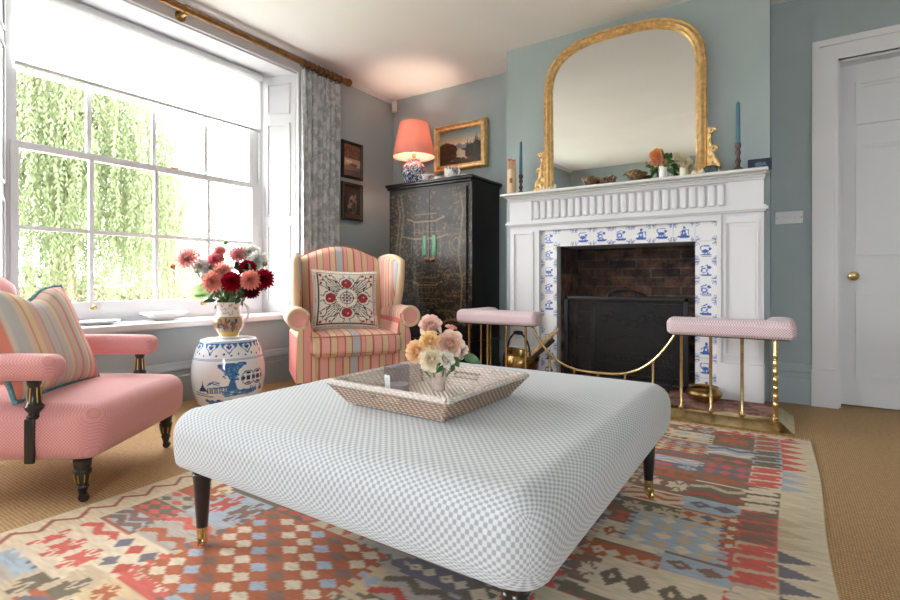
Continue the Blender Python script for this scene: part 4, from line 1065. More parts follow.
# ------------------------------------------------------------------ wing armchair
SX_ = stripe_mat('striped_ticking', 'X', .012); SY_ = stripe_mat('striped_ticking_sides', 'Y', .1)
ARMS_ = stripe_mat('striped_ticking_arms', 'X', .23); PINK_CLOTH = M('pink_stripe_cloth', (226,164,154), .85, sheen=.15)
CREAM_ROLL = M('cream_stripe_cloth', (222,194,160), .85, sheen=.15)
DARKWOOD = M('dark_mahogany', (62,38,28), .35, coat=.3)
t = thing('wing_armchair', 'pink and cream striped wing armchair in front of the curtain and cabinet', 'armchair', (-2.498, 2.593, 0), math.radians(56))
b = MB(); b.rbox((0,.35,.205), (.66,.62,.19), .02, 3, n=(10,6,3)); b.build('seat_base', SX_, t)
def seatfn(q): return (q.x, q.y-.012*(1-(q.x/.33)**2)*(1 if q.y < 0 else 0), q.z+(.022*(1-(q.x/.32)**2)*(1-(q.y/.3)**2) if q.z > 0 else 0)+.0*q.x)
b = MB(); b.rbox((0,.255,.362), (.65,.59,.148), .055, 5, n=(12,10,2), fn=seatfn); sc_ = b.build('seat_cushion', SX_, t)
b = MB()
for zz in (.308, .424):
    pts = []
    for (x, y) in ((-.305,.3),(-.305,.0),(-.29,-.028),(-.2,-.036),(0,-.042),(.2,-.036),(.29,-.028),(.305,.0),(.305,.3)): pts.append((x*1.035, y, zz+.008))
    b.tube(pts, .0045, 6)
b.build('piping', M('rust_piping', (188,120,96), .8), sc_)
def backtop(x):  # serpentine top
    q = abs(x)/.36
    return .985+.115*max(0., math.cos(min(1, q*1.02)*PI/2))**1.0
b = MB()
def backshape(u, v, front):
    x = (u*2-1); z0b = .30; hw = .365
    xx = x*hw; zt = backtop(xx); z = z0b+(zt-z0b)*v
    lean = .50+.14*(z-.3)/.75
    edge = min(1, (1-abs(x))/.10, (1-v)/.06) if True else 1
    edge = max(0, edge); rr = math.sqrt(max(0, 1-(1-edge)**2))
    th = .065*rr
    crown = .03*(1-x*x)*math.sin(PI*min(1,v*.9+.1))
    return (xx, lean+.065-th-crown*rr if front else lean+.065+th*.8, z)
b.grid(lambda u, v: backshape(u, v, True), 40, 30); b.grid(lambda u, v: backshape(u, v, False), 40, 30, flip=True)
b.build('backrest', SX_, t, smooth=80)
b = MB(); pts = [(xx, .50+.14*(backtop(xx)-.3)/.75+.06, backtop(xx)+.001) for xx in [(-.35+.70*i/24) for i in range(25)]]; b.tube(pts, .005, 6); b.build('back_piping', M('rust_piping_back', (188,120,96), .8), t)
for s in (-1, 1):
    # wing: a padded sheet running forward from the back, flared outward, rolled at its front edge
    b = MB()
    def wing(u, v, side):
        z = .50+.50*v
        yb = .50+.14*(z-.3)/.75+.06
        yf = .25+.10*(1-v)**2*0+.05*math.cos(v*PI)*.6+.10*(1-v)**3
        y = yb+(yf-yb)*u
        x = .345+.035*u**1.5+.015*v*u
        zz = z if v < .9 else z
        zz = .50+(.47+.045*math.sin(PI*min(1,.25+u*.6))-.03*u**4)*v
        e = max(0, min(1, (1-u)/.16, (1-v)/.07)); rr = math.sqrt(max(0, 1-(1-e)**2)); th = (.030+.012*u)*rr
        return (s*(x-side*th), y, zz)
    b.grid(lambda u, v: wing(u, v, 1), 26, 26, flip=(s < 0)); b.grid(lambda u, v: wing(u, v, -1), 26, 26, flip=(s > 0))
    w_ = b.build('wing', SY_, t, smooth=80)
    b = MB(); P = [wing(1, i/24, 0) for i in range(25)]; top = [wing(1-i/14, 1, 0) for i in range(1, 15)]
    b.tube(P+top, [.024+.006*math.sin(PI*i/24) for i in range(25)]+[.022-.006*i/14 for i in range(1,15)], 12); b.build('wing_roll', CREAM_ROLL, w_, smooth=80)
    # arm with scroll front
    prof = [(.275,.12),(.41,.12),(.405,.42),(.385,.50)]
    for i in range(15):
        a = -PI*.62+ (PI*1.52)*i/14; prof.append((.392+.062*math.cos(a), .555+.062*math.sin(a)))
    prof += [(.318,.545),(.30,.48),(.285,.42)]
    prof = [(s*x, z) for x, z in prof]
    if s < 0: prof = prof[::-1]
    Mx = Matrix(((1,0,0,0),(0,0,-1,.58),(0,1,0,0),(0,0,0,1)))
    b = MB(); b.prism(prof, Mx, .56, bev=.006); b.build('arm', ARMS_, t, smooth=40)
    b = MB(); b.tube([(s*.392,.016,.555),(s*.392,.03,.555),(s*.39,.35,.555),(s*.37,.56,.56)], [.066,.076,.076,.062], 24); b.m[-2] = b.m[-1] = 1; b.build('arm_roll', [SY_, CREAM_ROLL], t, smooth=60)
    b = MB(); i0 = b.lathe([(0,0),(.046,0),(.052,-.004),(.057,.006)], c=(0,0,0), n=28); b.T(i0, Tr((s*.392,.006,.555)) @ Rot(-PI/2,'X')); b.build('scroll_panel', PINK_CLOTH, t)
    b = MB(); b.tube([(s*x, .010, z) for x, z in [(.392+.066*math.cos(a), .555+.066*math.sin(a)) for a in [-PI*.75+PI*1.65*i/20 for i in range(21)]]], .014, 8); b.build('scroll_edge', CREAM_ROLL, t)
    for y in (.05, .56):
        b = MB(); b.lathe([(.018,0.0005),(.020,.012),(.017,.03),(.024,.07),(.03,.125)], c=(s*.33, y, 0), n=14); b.build('leg', DARKWOOD, t)

def pillow_geo(b, w, h, th, n=44, cvf=None, dip=0., mi=0, pinch=.07):
    def f(u, v, s):
        x = u*2-1; y = v*2-1
        X = x*w/2*(1-pinch*(1-y*y)); Y = y*h/2*(1-pinch*(1-x*x))
        Y -= dip*max(0, v)**3*math.exp(-(x/.35)**2)
        T = th/2*(max(0,(1-x**4))*max(0,(1-y**4)))**.6
        T *= 1-.35*(dip*6)*max(0,v-.4)*math.exp(-(x/.3)**2)
        return (X, s*T, Y)
    b.grid(lambda u, v: f(u, v, -1), n, n, mi, colf=(lambda u, v: cvf(u, v)) if cvf else None)
    b.grid(lambda u, v: f(u, v, 1), n, n, mi, colf=(lambda u, v: cvf(u, v)) if cvf else None, flip=True)
    edge = []
    for k in range(4):
        for i in range(12):
            q = i/12; u, v = [(q,0),(1,q),(1-q,1),(0,1-q)][k]; edge.append(f(u, v, 0))
    return edge
# embroidered cushion
cv = Cv(-1,-1,1,1,.012,(232,224,212))
ink = (62,66,76); red = (178,44,48)
cv.line([(-.86,-.86),(.86,-.86),(.86,.86),(-.86,.86),(-.86,-.86)], .022, ink)
for k in range(26):
    q = -.86+k*.0688
    for (x, y) in ((q,-.93),(q,.93),(-.93,q),(.93,q)): cv.ell(x, y, .018, .014, ink if k % 3 else red)
cv.ell(0,0,.22,.22,ink); cv.ell(0,0,.19,.19,(228,220,210)); 
for k in range(8): a = k*PI/4; cv.ell(.115*math.cos(a), .115*math.sin(a), .045,.03, red if k % 2 == 0 else (70,96,140), a)
cv.ell(0,0,.045,.045,(96,116,150)); cv.line([(-.3,0),(.3,0)], .02, ink); cv.line([(0,-.3),(0,.3)], .02, ink)
for k in range(4):
    a = k*PI/2; ca, sa = math.cos(a), math.sin(a)
    def tr(x, y): return (x*ca-y*sa, x*sa+y*ca)
    c_ = tr(.50,0); cv.ell(c_[0], c_[1], .165, .165, ink); cv.ell(c_[0], c_[1], .15, .15, red); d_ = tr(.5,-.0); cv.ell(d_[0], d_[1], .05, .07, (70,84,104), a); d_ = tr(.53,.03); cv.ell(d_[0],d_[1],.025,.03,(214,196,188))
    for s in (-1,1):
        cv.line([tr(.32,s*.06),tr(.38,s*.2),tr(.5,s*.25),tr(.66,s*.2),tr(.72,s*.06),tr(.8,s*.1)], .026, ink)
        cv.line([tr(.52,s*.28),tr(.62,s*.4),tr(.62,s*.52),tr(.7,s*.62),tr(.8,s*.6)], .03, ink); cv.ell(*tr(.78,s*.5), .04, .04, red)
    a2 = a+PI/4; ca, sa = math.cos(a2), math.sin(a2)
    def tr2(x, y): return (x*ca-y*sa, x*sa+y*ca)
    for j in range(-2,3): cv.line([tr2(.34,j*.035),tr2(.56,j*.06),tr2(.84-.05*abs(j),j*.075)], .026, (92,96,104) if j % 2 else ink)
    cv.line([tr2(.3,-.12),tr2(.45,-.16),tr2(.62,-.2),tr2(.9,-.26)], .026, ink); cv.line([tr2(.3,.12),tr2(.45,.16),tr2(.62,.2),tr2(.9,.26)], .026, ink)
    cv.ell(*tr2(1.1,0), .05,.05, red); cv.line([tr2(.9,-.1),tr2(1.02,0),tr2(.9,.1)], .022, ink)
ca_ = Matrix.Rotation(math.radians(56),4,'Z')
loc = Vector((-2.498,2.593,0)) + (ca_ @ Vector((-.02,.335,.668)))
t = thing('embroidered_cushion', 'cream cushion embroidered with red discs, leaning in the striped wing armchair', 'cushion', loc)
t.rotation_euler = (Matrix.Rotation(math.radians(56),4,'Z') @ Matrix.Rotation(math.radians(-14),4,'X') @ Matrix.Rotation(math.radians(2),4,'Y')).to_euler()
b = MB(); e = pillow_geo(b, .51, .47, .15, 90, lambda u, v: cv.at(u*2-1, v*2-1)); b.build('cover', VC('embroidered_linen', .9, weave=300), t, smooth=180)
b = MB(); b.tube(e, .004, 6, closed=True); b.build('seam', M('linen_seam', (206,190,172), .9), t)

# ------------------------------------------------------------------ pink open armchair
PINK = dots('pink_weave', (206,132,132), (228,166,164), (.012,.012,.012), 'Object', thr=.0, soft=.5, bump=.35)
PR = math.atan2(.805, -.593)
t = thing('open_armchair', 'pink upholstered open armchair with ebonised turned legs at left of the ottoman', 'armchair', (-2.338, 1.048, 0), PR)
def pseat(q):
    x, y, z = q
    if z > 0: z += .03*(1-(x/.36)**2)*(1-(y/.36)**2)
    if y < 0: y -= .03*(1-(x/.36)**2)*max(0,(z+.12)/.2)
    return (x, y, z)
b = MB(); b.rbox((0,.275,.258), (.71,.70,.20), .07, 5, n=(10,10,3), fn=pseat); b.build('seat', PINK, t)
b = MB()
for s in (-1,1): b.tube([(s*.3235,-.0335,.19),(s*.3245,-.0345,.24),(s*.322,-.034,.285)], .003, 6)
b.build('seam', PINK, t)
b = MB()
def pback(u, v, front):
    x = u*2-1; zb, hw = .33, .335
    ztop = .885-.10*abs(x)**4; z = zb+(ztop-zb)*v; y0 = .57+.17*(z-.33)/.55
    e = max(0, min(1, (1-abs(x))/.22, (1-v)/.12)); rr = math.sqrt(max(0, 1-(1-e)**2)); th = .06*rr
    return (x*hw, y0+.05-th-.02*rr*(1-x*x) if front else y0+.05+th, z)
b.grid(lambda u, v: pback(u, v, True), 30, 26); b.grid(lambda u, v: pback(u, v, False), 30, 26, flip=True); b.build('backrest', PINK, t, smooth=80)
def gilt_lines(b, prof, c, n=6):
    for k in range(n):
        a = 2*PI*k/n; b.tube([(c[0]+(r+.0008)*math.cos(a), c[1]+(r+.0008)*math.sin(a), c[2]+z) for r, z in prof], .0022, 5)
for s in (-1, 1):
    b = MB(); b.rbox((s*.325,.345,.50), (.105,.57,.085), .038, 5, n=(2,8,2), fn=lambda q: (q.x*(1-.0*q.y), q.y, q.z+(.012*math.cos(q.y*4) if q.z > 0 else 0))); b.build('arm_pad', PINK, t)
    pp = [(.022,0),(.024,.008),(.018,.014),(.017,.02),(.028,.034),(.030,.045),(.022,.056),(.017,.115),(.021,.122),(.022,.135)]
    c_ = (s*.338, .144, .322); b = MB(); b.lathe(pp, c=c_, n=20); po = b.build('arm_post', EBONY, t)
    b = MB(); gilt_lines(b, [(.022,.058),(.0175,.112)], c_); b.build('gilt_line', GOLD_LINE, po)
    b = MB(); b.rbox((s*.359,.144,.245), (.012,.034,.16), .004, 1); b.build('seat_strap', EBONY, t)
    c_ = (s*.30, 0, 0)
    lp = [(.008,.028),(.013,.034),(.017,.05),(.022,.058),(.018,.066),(.021,.075),(.028,.112),(.030,.12),(.025,.127),(.028,.135),(.030,.160)]
    b = MB(); b.lathe(lp, c=c_, n=20); lg = b.build('leg', EBONY, t)
    b = MB(); gilt_lines(b, [(.0215,.077),(.0275,.108)], c_, 8); b.build('gilt_line', GOLD_LINE, lg)
    b = MB(); i0 = b.lathe([(0,-.008),(.016,-.008),(.018,0),(.016,.008),(0,.008)], n=16); b.T(i0, Tr((c_[0], -.004, .0185)) @ Rot(PI/2,'Y')); b.box(c_[0]-.012, c_[0]+.012, -.008, .006, .03, .036); b.build('castor', EBONY, lg)
    b = MB(); b.tube([(s*.27,.56,.0005),(s*.265,.54,.1),(s*.26,.52,.17)], [.014,.018,.022], 12); b.build('rear_leg', EBONY, t)
# striped cushion
cv = Cv(0,0,1,1,.004,(206,196,186)); x = 0; mute = lambda c: tuple(int(q*.72+.28*200) for q in c); seq = [((226,110,84),.05),((214,196,178),.03),((190,188,184),.09),((232,202,170),.05),((224,120,92),.022),((238,206,150),.05),((226,178,152),.07),((222,130,106),.018),((198,192,186),.08),((224,140,122),.02),((208,198,190),.07),((238,214,160),.03),((226,160,136),.02),((222,190,172),.08),((220,118,98),.02),((202,194,186),.07),((240,214,160),.025),((224,128,110),.03),((232,176,160),.06),((232,112,88),.06)]
for c_, w_ in seq: cv.rect(x, 0, x+w_, 1, mute(c_)); x += w_
t = thing('striped_cushion', 'faded striped cushion with teal piped edge on the pink open armchair', 'cushion', (-2.517, .79, .585))
t.rotation_euler = (Matrix.Rotation(PR,4,'Z') @ Matrix.Rotation(math.radians(-22),4,'X') @ Matrix.Rotation(math.radians(0),4,'Y')).to_euler()
b = MB(); e = pillow_geo(b, .47, .45, .15, 70, lambda u, v: cv.at(u*.999, v), dip=.055); b.build('cover', VC('faded_stripe_linen', .9, weave=300), t, smooth=180)
b = MB(); b.tube(e, .009, 8, closed=True); b.build('piping', M('teal_piping', (92,142,152), .8, var=.15, vs=80), t)

# ------------------------------------------------------------------ ottoman
OSP = dots('grey_spot_cloth', (203,207,210), (154,163,171), (.0185,.0215), 'UV', thr=.06, soft=.3, bump=.3)
t = thing('ottoman', 'large square footstool in white cloth with grey spots on black castored legs', 'ottoman', (-.945, 1.42, .008), 0.)
hx, hy, hh, rr_ = .598, .635, .160, .072
def ofn(q):
    x, y, z = q
    if z < -hh/2+rr_:
        k = min(1, (-hh/2+rr_-z)/rr_); push = .88*rr_*(1-math.sqrt(max(0,1-k*k)))
        dx = max(0, abs(x)-(hx-rr_-.0)); dy = max(0, abs(y)-(hy-rr_)); L = math.hypot(dx, dy)
        if L > 1e-6: x += math.copysign(push*dx/L, x); y += math.copysign(push*dy/L, y)
    if z > 0: z += .008*(1-(x/hx)**2)*(1-(y/hy)**2)
    return (x, y, z)
b = MB(); b.rbox((0,0,.275+hh/2-.008), (2*hx, 2*hy, hh), rr_, 8, n=(20,20,3), fn=ofn, wrap=True); b.build('padded_top', OSP, t, smooth=80)
b = MB(); b.box(-hx+.05, hx-.05, -hy+.05, hy-.05, .245, .275); b.build('under_frame', M('black_lining', (34,30,28), .8), t, smooth=0)
for (sx, sy) in ((-1,-1),(1,-1),(1,1),(-1,1)):
    x, y = sx*(hx-.075), sy*(hy-.075); o_ = .010
    b = MB(); b.lathe([(.014,.06),(.016,.064),(.024,.20),(.027,.225),(.028,.228),(.026,.232),(.03,.245),(.031,.262)], c=(x,y,0), n=18); lg = b.build('leg', EBONY, t)
    b = MB(); b.lathe([(.010,.034),(.013,.036),(.017,.064),(.0165,.068)], c=(x,y,0), n=16); a = math.atan2(-.9*sy, .4*sx)+.4
    i0 = b.lathe([(0,-.007),(.014,-.007),(.0165,-.003),(.0165,.003),(.014,.007),(0,.007)], n=18); b.T(i0, Tr((x+.016*math.cos(a), y+.016*math.sin(a), .0172)) @ Rot(a,'Z') @ Rot(PI/2,'X'))
    for e in (-.0095,.0095):
        i0 = b.box(-.012,.018,e-.0015,e+.0015,.012,.036); b.T(i0, Tr((x,y,0)) @ Rot(a,'Z'))
    i0 = b.rbox((.004,0,.036), (.03,.022,.006), .002, 1); b.T(i0, Tr((x,y,0)) @ Rot(a,'Z'))
    b.build('castor', BRASS, lg)
OT = .008+.275-.008+hh+.016

# tray
RATT = wicker('whitewashed_rattan', (160,130,108), (226,206,190), 80, .7)
RATTI = wicker('pale_rattan', (206,192,184), (240,232,228), 80, .7)
TC = Vector((-.920, 1.282, .4438)); t = thing('wicker_tray', 'whitewashed square wicker tray with sloping sides on the spotted ottoman', 'tray', TC, math.radians(-2))
b = MB(); hb, ht, hz = .172, .220, .070
b.rbox((0,0,.006), (2*hb,2*hb,.012), .003, 1); b.build('tray_base', RATTI, t)
def side(k):
    a = k*PI/2; b = MB(); hole = k in (0, 2)
    nx, nz = 40, 8
    def p(i, j, s): 
        u = i/nx*2-1; v = j/nz; h = hb+(ht-hb)*v; off = s*.0045
        return Rot(a,'Z') @ Vector((u*h, -(h+off), .002+hz*v))
    for s in (-1, 1):
        i0 = len(b.v); vs = [p(i,j,s) for j in range(nz+1) for i in range(nx+1)]; fs = []
        for j in range(nz):
            for i in range(nx):
                if hole and 4 <= j <= 5 and 15 <= i <= 24: continue
                q = [j*(nx+1)+i, j*(nx+1)+i+1, (j+1)*(nx+1)+i+1, (j+1)*(nx+1)+i]; fs.append(tuple(q if s > 0 else q[::-1]))
        b.add(vs, fs, 0 if s > 0 else 1)
    o = b.build('tray_side', [RATT, RATTI], t, smooth=0)
    if hole:
        m = MB(); z_ = lambda j: .002+hz*j/nz; h = lambda j: hb+(ht-hb)*j/nz
        q = [(-.25,4),(.25,4),(.25,6),(-.25,6)]; m.tube([tuple(Rot(a,'Z') @ Vector((u*h(j), -h(j), z_(j)))) for u, j in q], .006, 6, closed=True); m.build('handle_binding', RATT, o)
for k in range(4): side(k)
b = MB(); 
for k in range(4):
    a0, a1 = Rot(k*PI/2,'Z') @ Vector((-ht,-ht,hz)), Rot(k*PI/2,'Z') @ Vector((ht,-ht,hz)); b.tube([tuple(a0), tuple(a1)], .0095, 8)
b.build('tray_rim', RATTI, t)
for k in range(4):
    b = MB(); b.tube([tuple(Rot(k*PI/2,'Z') @ Vector((hb,-hb,.006))), tuple(Rot(k*PI/2,'Z') @ Vector((ht,-ht,hz)))], .008, 8); b.build('corner_binding', RATT, t)
# candle glass
CP = Vector((-1.04, 1.262, TC.z+.0125)); t = thing('candle_glass', 'grey glass candle tumbler with white label in the wicker tray', 'candle', CP)
b = MB(); b.lathe([(0,0),(.036,0),(.039,.003),(.043,.088),(.0405,.088),(.037,.006),(0,.006)], n=40); b.build('tumbler', GREY_GLASS, t)
b = MB(); b.lathe([(0,.0065),(.0362,.0065),(.0375,.03),(0,.03)], n=32); b.build('wax', M('grey_wax', (206,202,204), .5), t)
b = MB(); b.tube([(0,0,.03),(.001,0,.042)], .001, 5); b.build('wick', EBONY, t)
cv = Cv(0,0,1,1,.02,(236,240,244)); cv.rect(.2,.60,.8,.62,(150,160,172)); cv.rect(.28,.74,.72,.78,(150,160,172)); cv.rect(.2,.22,.55,.24,(150,160,172)); cv.rect(.2,.15,.7,.17,(150,160,172))
b = MB(); b.grid(lambda u, v: ((.0395+.0035*v)*math.cos(-1.15+u*.66-.95), (.0395+.0035*v)*math.sin(-1.15+u*.66-.95), .016+.048*v), 50, 50, colf=lambda u, v: cv.at(u, v)); b.build('label', VC('paper_label', .7), t)
# rose vase
RV = Vector((-.957, 1.375, TC.z+.0125)); t = thing('rose_vase', 'small pearly glass vase holding garden roses in the wicker tray', 'vase', RV)
b = MB(); b.lathe([(0,0),(.021,0),(.0225,.003),(.029,.085),(.0262,.085),(.02,.008),(0,.008)], n=32); b.build('body', M('pearl_glass', (222,208,198), .2, .3, var=.08, vs=60, coat=.5), t)
RF = RV+Vector((0,0,.012)); CR = [('blush pink garden rose at the very top of the tray posy',430.7,326.5,1.70,.036,(246,190,172),(252,226,214),(.2,-.6,.7),0),
 ('large blush pink rose on the right of the tray posy',450,344,1.67,.041,(248,196,172),(252,228,214),(.6,-.7,.35),.1),
 ('apricot yellow rose in the middle of the tray posy',429.5,341.5,1.655,.030,(255,214,146),(255,230,184),(-.05,-.9,.4),.4),
 ('apricot orange rose on the left of the tray posy',417,351.5,1.665,.034,(250,192,132),(253,224,184),(-.5,-.8,.15),.4),
 ('cream yellow open rose at the front centre of the tray posy',431,359,1.635,.035,(254,236,190),(255,248,232),(0,-1,.1),.5),
 ('white open rose low beside the green leaves of the tray posy',445.5,359.5,1.64,.025,(248,240,220),(253,250,244),(.3,-1,0),.5),
 ('pale white rose at the far right behind the large blush rose of the tray posy',459.5,351,1.71,.026,(246,220,210),(252,242,238),(1,-.2,.2),.2)]
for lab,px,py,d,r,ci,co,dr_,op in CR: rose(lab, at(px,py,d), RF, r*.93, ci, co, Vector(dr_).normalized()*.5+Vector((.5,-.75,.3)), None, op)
rose('tiny pink rosebud peeping behind the large blush rose of the tray posy', at(451,328,1.73), RF, .016, (222,130,134), (246,190,186), (.3,0,1))
leaf_spray('rose_foliage', 'glossy green rose leaves on the right of the tray posy', [(at(450,361,1.66),(.7,-.5,-.55),.045,.04),(at(464,356,1.68),(.9,.1,-.25),.06,.034),(at(441,363,1.63),(.1,-.6,-.8),.035,.028),(at(452,358,1.67),(.9,-.6,-.3),.05,.032),(at(438,335,1.69),(.2,-.3,.6),.03,.02)], RF, LEAF, RF+Vector((.03,0,.1)))

# ------------------------------------------------------------------ garden stool with the jug of dahlias
GS = Vector((-3.05,1.97,0)); SH = .44
cv = Cv(-.7,0,.7,SH,.003,(224,230,234)); B1, B2, B3 = (44,104,164), (80,136,188), (28,74,132)
for k in range(11):
    s = -.7+k*.1273+.0; q = s+.064
    cv.poly([(s,.425),(s+.1273,.425),(s+.115,.40),(s+.09,.385),(s+.064,.355),(s+.038,.385),(s+.012,.40)], B1)
    cv.ell(q-.018,.402,.016,.014,(224,230,234)); cv.ell(q+.018,.402,.016,.014,(224,230,234)); cv.poly([(q-.032,.397),(q+.032,.397),(q,.368)],(224,230,234)); cv.ell(q-.012,.402,.009,.008,B3); cv.ell(q+.012,.402,.009,.008,B3); cv.poly([(q-.018,.399),(q+.018,.399),(q,.380)],B3)
for k in range(30): cv.ell(-.69+k*.047, .358-.010*(k%2), .007,.007,B3)
cv.rect(-.7,.325,.7,.331,B2); cv.rect(-.7,.318,.7,.320,B2); cv.rect(-.7,.428,.7,.436,B2); cv.rect(-.7,.02,.7,.03,B1)
for s0 in (0, .7, -.7):
    for k in range(90):
        a = rnd.random(); x = -.06+.16*a; z = .285+.010*a+rnd.uniform(-.006,.008); cv.ell(s0+x, z-.0, .014,.007, rnd.choice([B1,B3,B2]))
    cv.poly([(s0-.066,.28),(s0+.10,.292),(s0+.06,.262),(s0+.035,.20),(s0+.05,.13),(s0-.01,.13),(s0+.005,.2),(s0-.02,.245)], B1)
    for k in range(40): cv.ell(s0+rnd.uniform(-.03,.06), rnd.uniform(.2,.28), .008,.005, rnd.choice([B2,B3]))
    cv.poly([(s0-.13,.155),(s0+.0,.165),(s0+.0,.12),(s0-.14,.12)], B1)
    for k in range(8): cv.rect(s0-.125+k*.015,.122,s0-.118+k*.015,.15,(214,224,232))
    cv.poly([(s0-.2,.13),(s0-.17,.17),(s0-.165,.2),(s0-.16,.17),(s0-.13,.13)], B3); cv.line([(s0-.13,.17),(s0-.10,.185),(s0-.06,.17)], .008, B2); cv.line([(s0-.12,.18),(s0-.09,.195),(s0-.055,.182)], .007, B1)
    for k in range(40): cv.ell(s0+rnd.uniform(-.03,.16), rnd.uniform(.10,.135), .02,.006, rnd.choice([B1,B2,B2]))
    for k in range(40): cv.ell(s0+rnd.uniform(-.15,0.02), rnd.uniform(.035,.075), .014,.008, rnd.choice([B1,B2,B3]))
    for k in range(10): x = s0+rnd.uniform(.13,.26); cv.poly([(x-.012,.11),(x,.11+rnd.uniform(.03,.06)),(x+.012,.11)], rnd.choice([B2,B1]))
    cv.line([(s0-.24,.11),(s0-.1,.098)], .006, B2); cv.line([(s0-.23,.125),(s0-.12,.112)], .004, B3)
    for cx in (.118,.19):
        cx += s0; cv.ell(cx,.205,.047,.047,B3); cv.ell(cx,.205,.041,.041,(230,234,236)); cv.rect(cx-.013,.192,cx+.013,.218,B3); cv.rect(cx-.009,.196,cx+.009,.214,(26,26,30))  # pierced holes painted near black, their inner shade put into the glaze colour
        for k in range(4): a = k*PI/2+PI*0; cv.ell(cx+.031*math.cos(a), .205+.031*math.sin(a), .007,.017, B3, a); cv.ell(cx+.031*math.cos(a), .205+.031*math.sin(a), .005,.013, (24,24,28), a)
t = thing('garden_stool', 'blue and white barrel shaped porcelain garden stool under the window', 'garden stool', GS)
pf = [(.14,0.0005),(.166,.0005)]
for k in range(121): z = .004+k*(.43-.004)/120; pf.append((.165+.060*math.sin(PI*min(1,max(0,(z+.02)/.47)))**.85, z))
pf += [(.170,.436),(.160,.440)]
for k in range(6): pf.append((.16*(1-(k+1)/6)+.0, .440+.002*k/6))
b = MB(); b.lathe(pf, n=330, colf=lambda u, z, r: cv.at(((u-.909+.5) % 1-.5)*1.4, min(z, SH-.002)) if r > .159 else lin((226,231,234))); b.build('body', VC('stool_glaze', .12, coat=.6), t, smooth=60)
JV = GS+Vector((0,0,.443)); t = thing('dahlia_jug', 'white china jug with painted figure band holding dahlias on the garden stool', 'jug', JV)
cv = Cv(0,0,1,.25,.004,(238,234,230))
for k in range(150): cv.ell(rnd.random(), rnd.uniform(.145,.232), .008,.004, rnd.choice([(150,112,120),(170,140,90),(190,170,160)]))
cv.rect(.68,.04,1.0,.135,(176,150,116)); cv.rect(0,.04,.06,.135,(176,150,116))
for k in range(60): cv.ell(.78+rnd.random()*.26, rnd.uniform(.05,.12), rnd.uniform(.004,.010), rnd.uniform(.008,.02), rnd.choice([(52,60,104),(40,38,46),(150,70,58),(70,86,130),(110,88,60)]))
cv.rect(0,.012,1,.04,(206,172,70)); cv.rect(0,.135,1,.142,(160,120,80))
prj = [(.062,0),(.064,.006),(.058,.014),(.072,.035),(.094,.07),(.100,.10),(.094,.128),(.078,.15),(.070,.175),(.072,.205),(.080,.232)]
pj = []
for (ra, za), (rb, zb) in zip(prj[:-1], prj[1:]):
    for k in range(5): pj.append((ra+(rb-ra)*k/5, za+(zb-za)*k/5))
pj += [(.080,.232),(.076,.232),(.066,.2),(.066,.175),(.088,.11),(.05,.02),(0,.018)]
b = MB(); b.lathe(pj, n=110, colf=lambda u, z, r: cv.at(u, z) if True else 0)
sp = Vector((-.834,-.552))
for i in range(len(b.v)):
    x, y, z = b.v[i]
    if z > .17:
        q = (z-.17)/.06; dd = max(0, (x*sp.x+y*sp.y)/.08); b.v[i] = (x+sp.x*.03*q*dd**3, y+sp.y*.03*q*dd**3, z+.014*q*dd**3)
b.build('body', VC('jug_glaze', .12, coat=.5), t, smooth=60)
b = MB(); hd = [(-sp.x*a, -sp.y*a, z) for a, z in ((.072,.215),(.10,.222),(.125,.20),(.13,.16),(.118,.12),(.094,.10))]; b.tube(hd, [.007,.008,.008,.008,.008,.007], 10); b.build('handle', WHITE_CHINA, t)
JF = JV+Vector((0,0,.20)); G = None
pk, pkl, sal, sall, crm = (206,96,110), (236,164,164), (222,110,98), (240,164,146), (150,24,44)
FL = [('pale pink spiky dahlia at the far left of the jug bouquet',187.5,259,3.25,.062,(214,120,120),(240,176,170),(-.3,-.7,.4),1),
 ('dusty pink dahlia behind the two salmon ones at left centre of the jug bouquet',216,260,3.33,.046,(196,92,112),(222,130,140),(.2,-.7,.6),0),
 ('peach pink spiky dahlia in the middle of the jug bouquet',222.5,272,3.2,.058,(228,124,112),(242,168,154),(.3,-.7,.5),1),
 ('salmon dahlia low on the left of the jug bouquet',213,281.5,3.14,.056,(206,96,72),(238,158,142),(.25,-.9,.3),0),
 ('crimson dahlia low in the centre of the jug bouquet',232,281.5,3.13,.052,(120,14,34),(164,22,46),(.5,-.9,.25),0),
 ('salmon dahlia low on the right of the jug bouquet',250.5,280,3.15,.054,(206,96,66),(236,150,136),(.7,-.7,.3),0),
 ('crimson dahlia above the right hand salmon one in the jug bouquet',247.5,268.5,3.24,.048,(122,14,34),(160,22,46),(.6,-.6,.5),0),
 ('crimson dahlia at the far right of the jug bouquet',263.5,279,3.2,.054,(120,14,34),(162,22,48),(.9,-.5,.2),0),
 ('pink dahlia at the top centre of the jug bouquet',238.5,255.5,3.35,.056,(210,100,112),(238,168,170),(.3,-.5,.8),1),
 ('cream dahlia at the top right of the jug bouquet',250.5,253.5,3.38,.052,(246,220,176),(252,238,220),(.5,-.4,.8),0),
 ('cream dahlia at right below the topmost cream one in the jug bouquet',257.5,260.5,3.34,.052,(246,226,184),(252,240,226),(.8,-.5,.5),0),
 ('white dahlia left of centre in the jug bouquet',200.5,266,3.3,.046,(232,232,206),(246,246,238),(-.1,-.8,.5),0),
 ('greenish white dahlia beside the white one in the jug bouquet',208,268.5,3.32,.040,(216,222,180),(242,242,226),(0,-.8,.5),0),
 ('small pink dahlia near the top left of the jug bouquet',220,251,3.36,.030,(206,110,116),(236,160,160),(.1,-.5,.8),0),
 ('dark maroon dahlia under the salmon one on the right of the jug bouquet',251.5,291,3.2,.040,(66,14,30),(96,20,42),(.6,-.8,-.1),0)]
BR = lambda c: tuple(min(255, int(q*1.06+14)) for q in c)
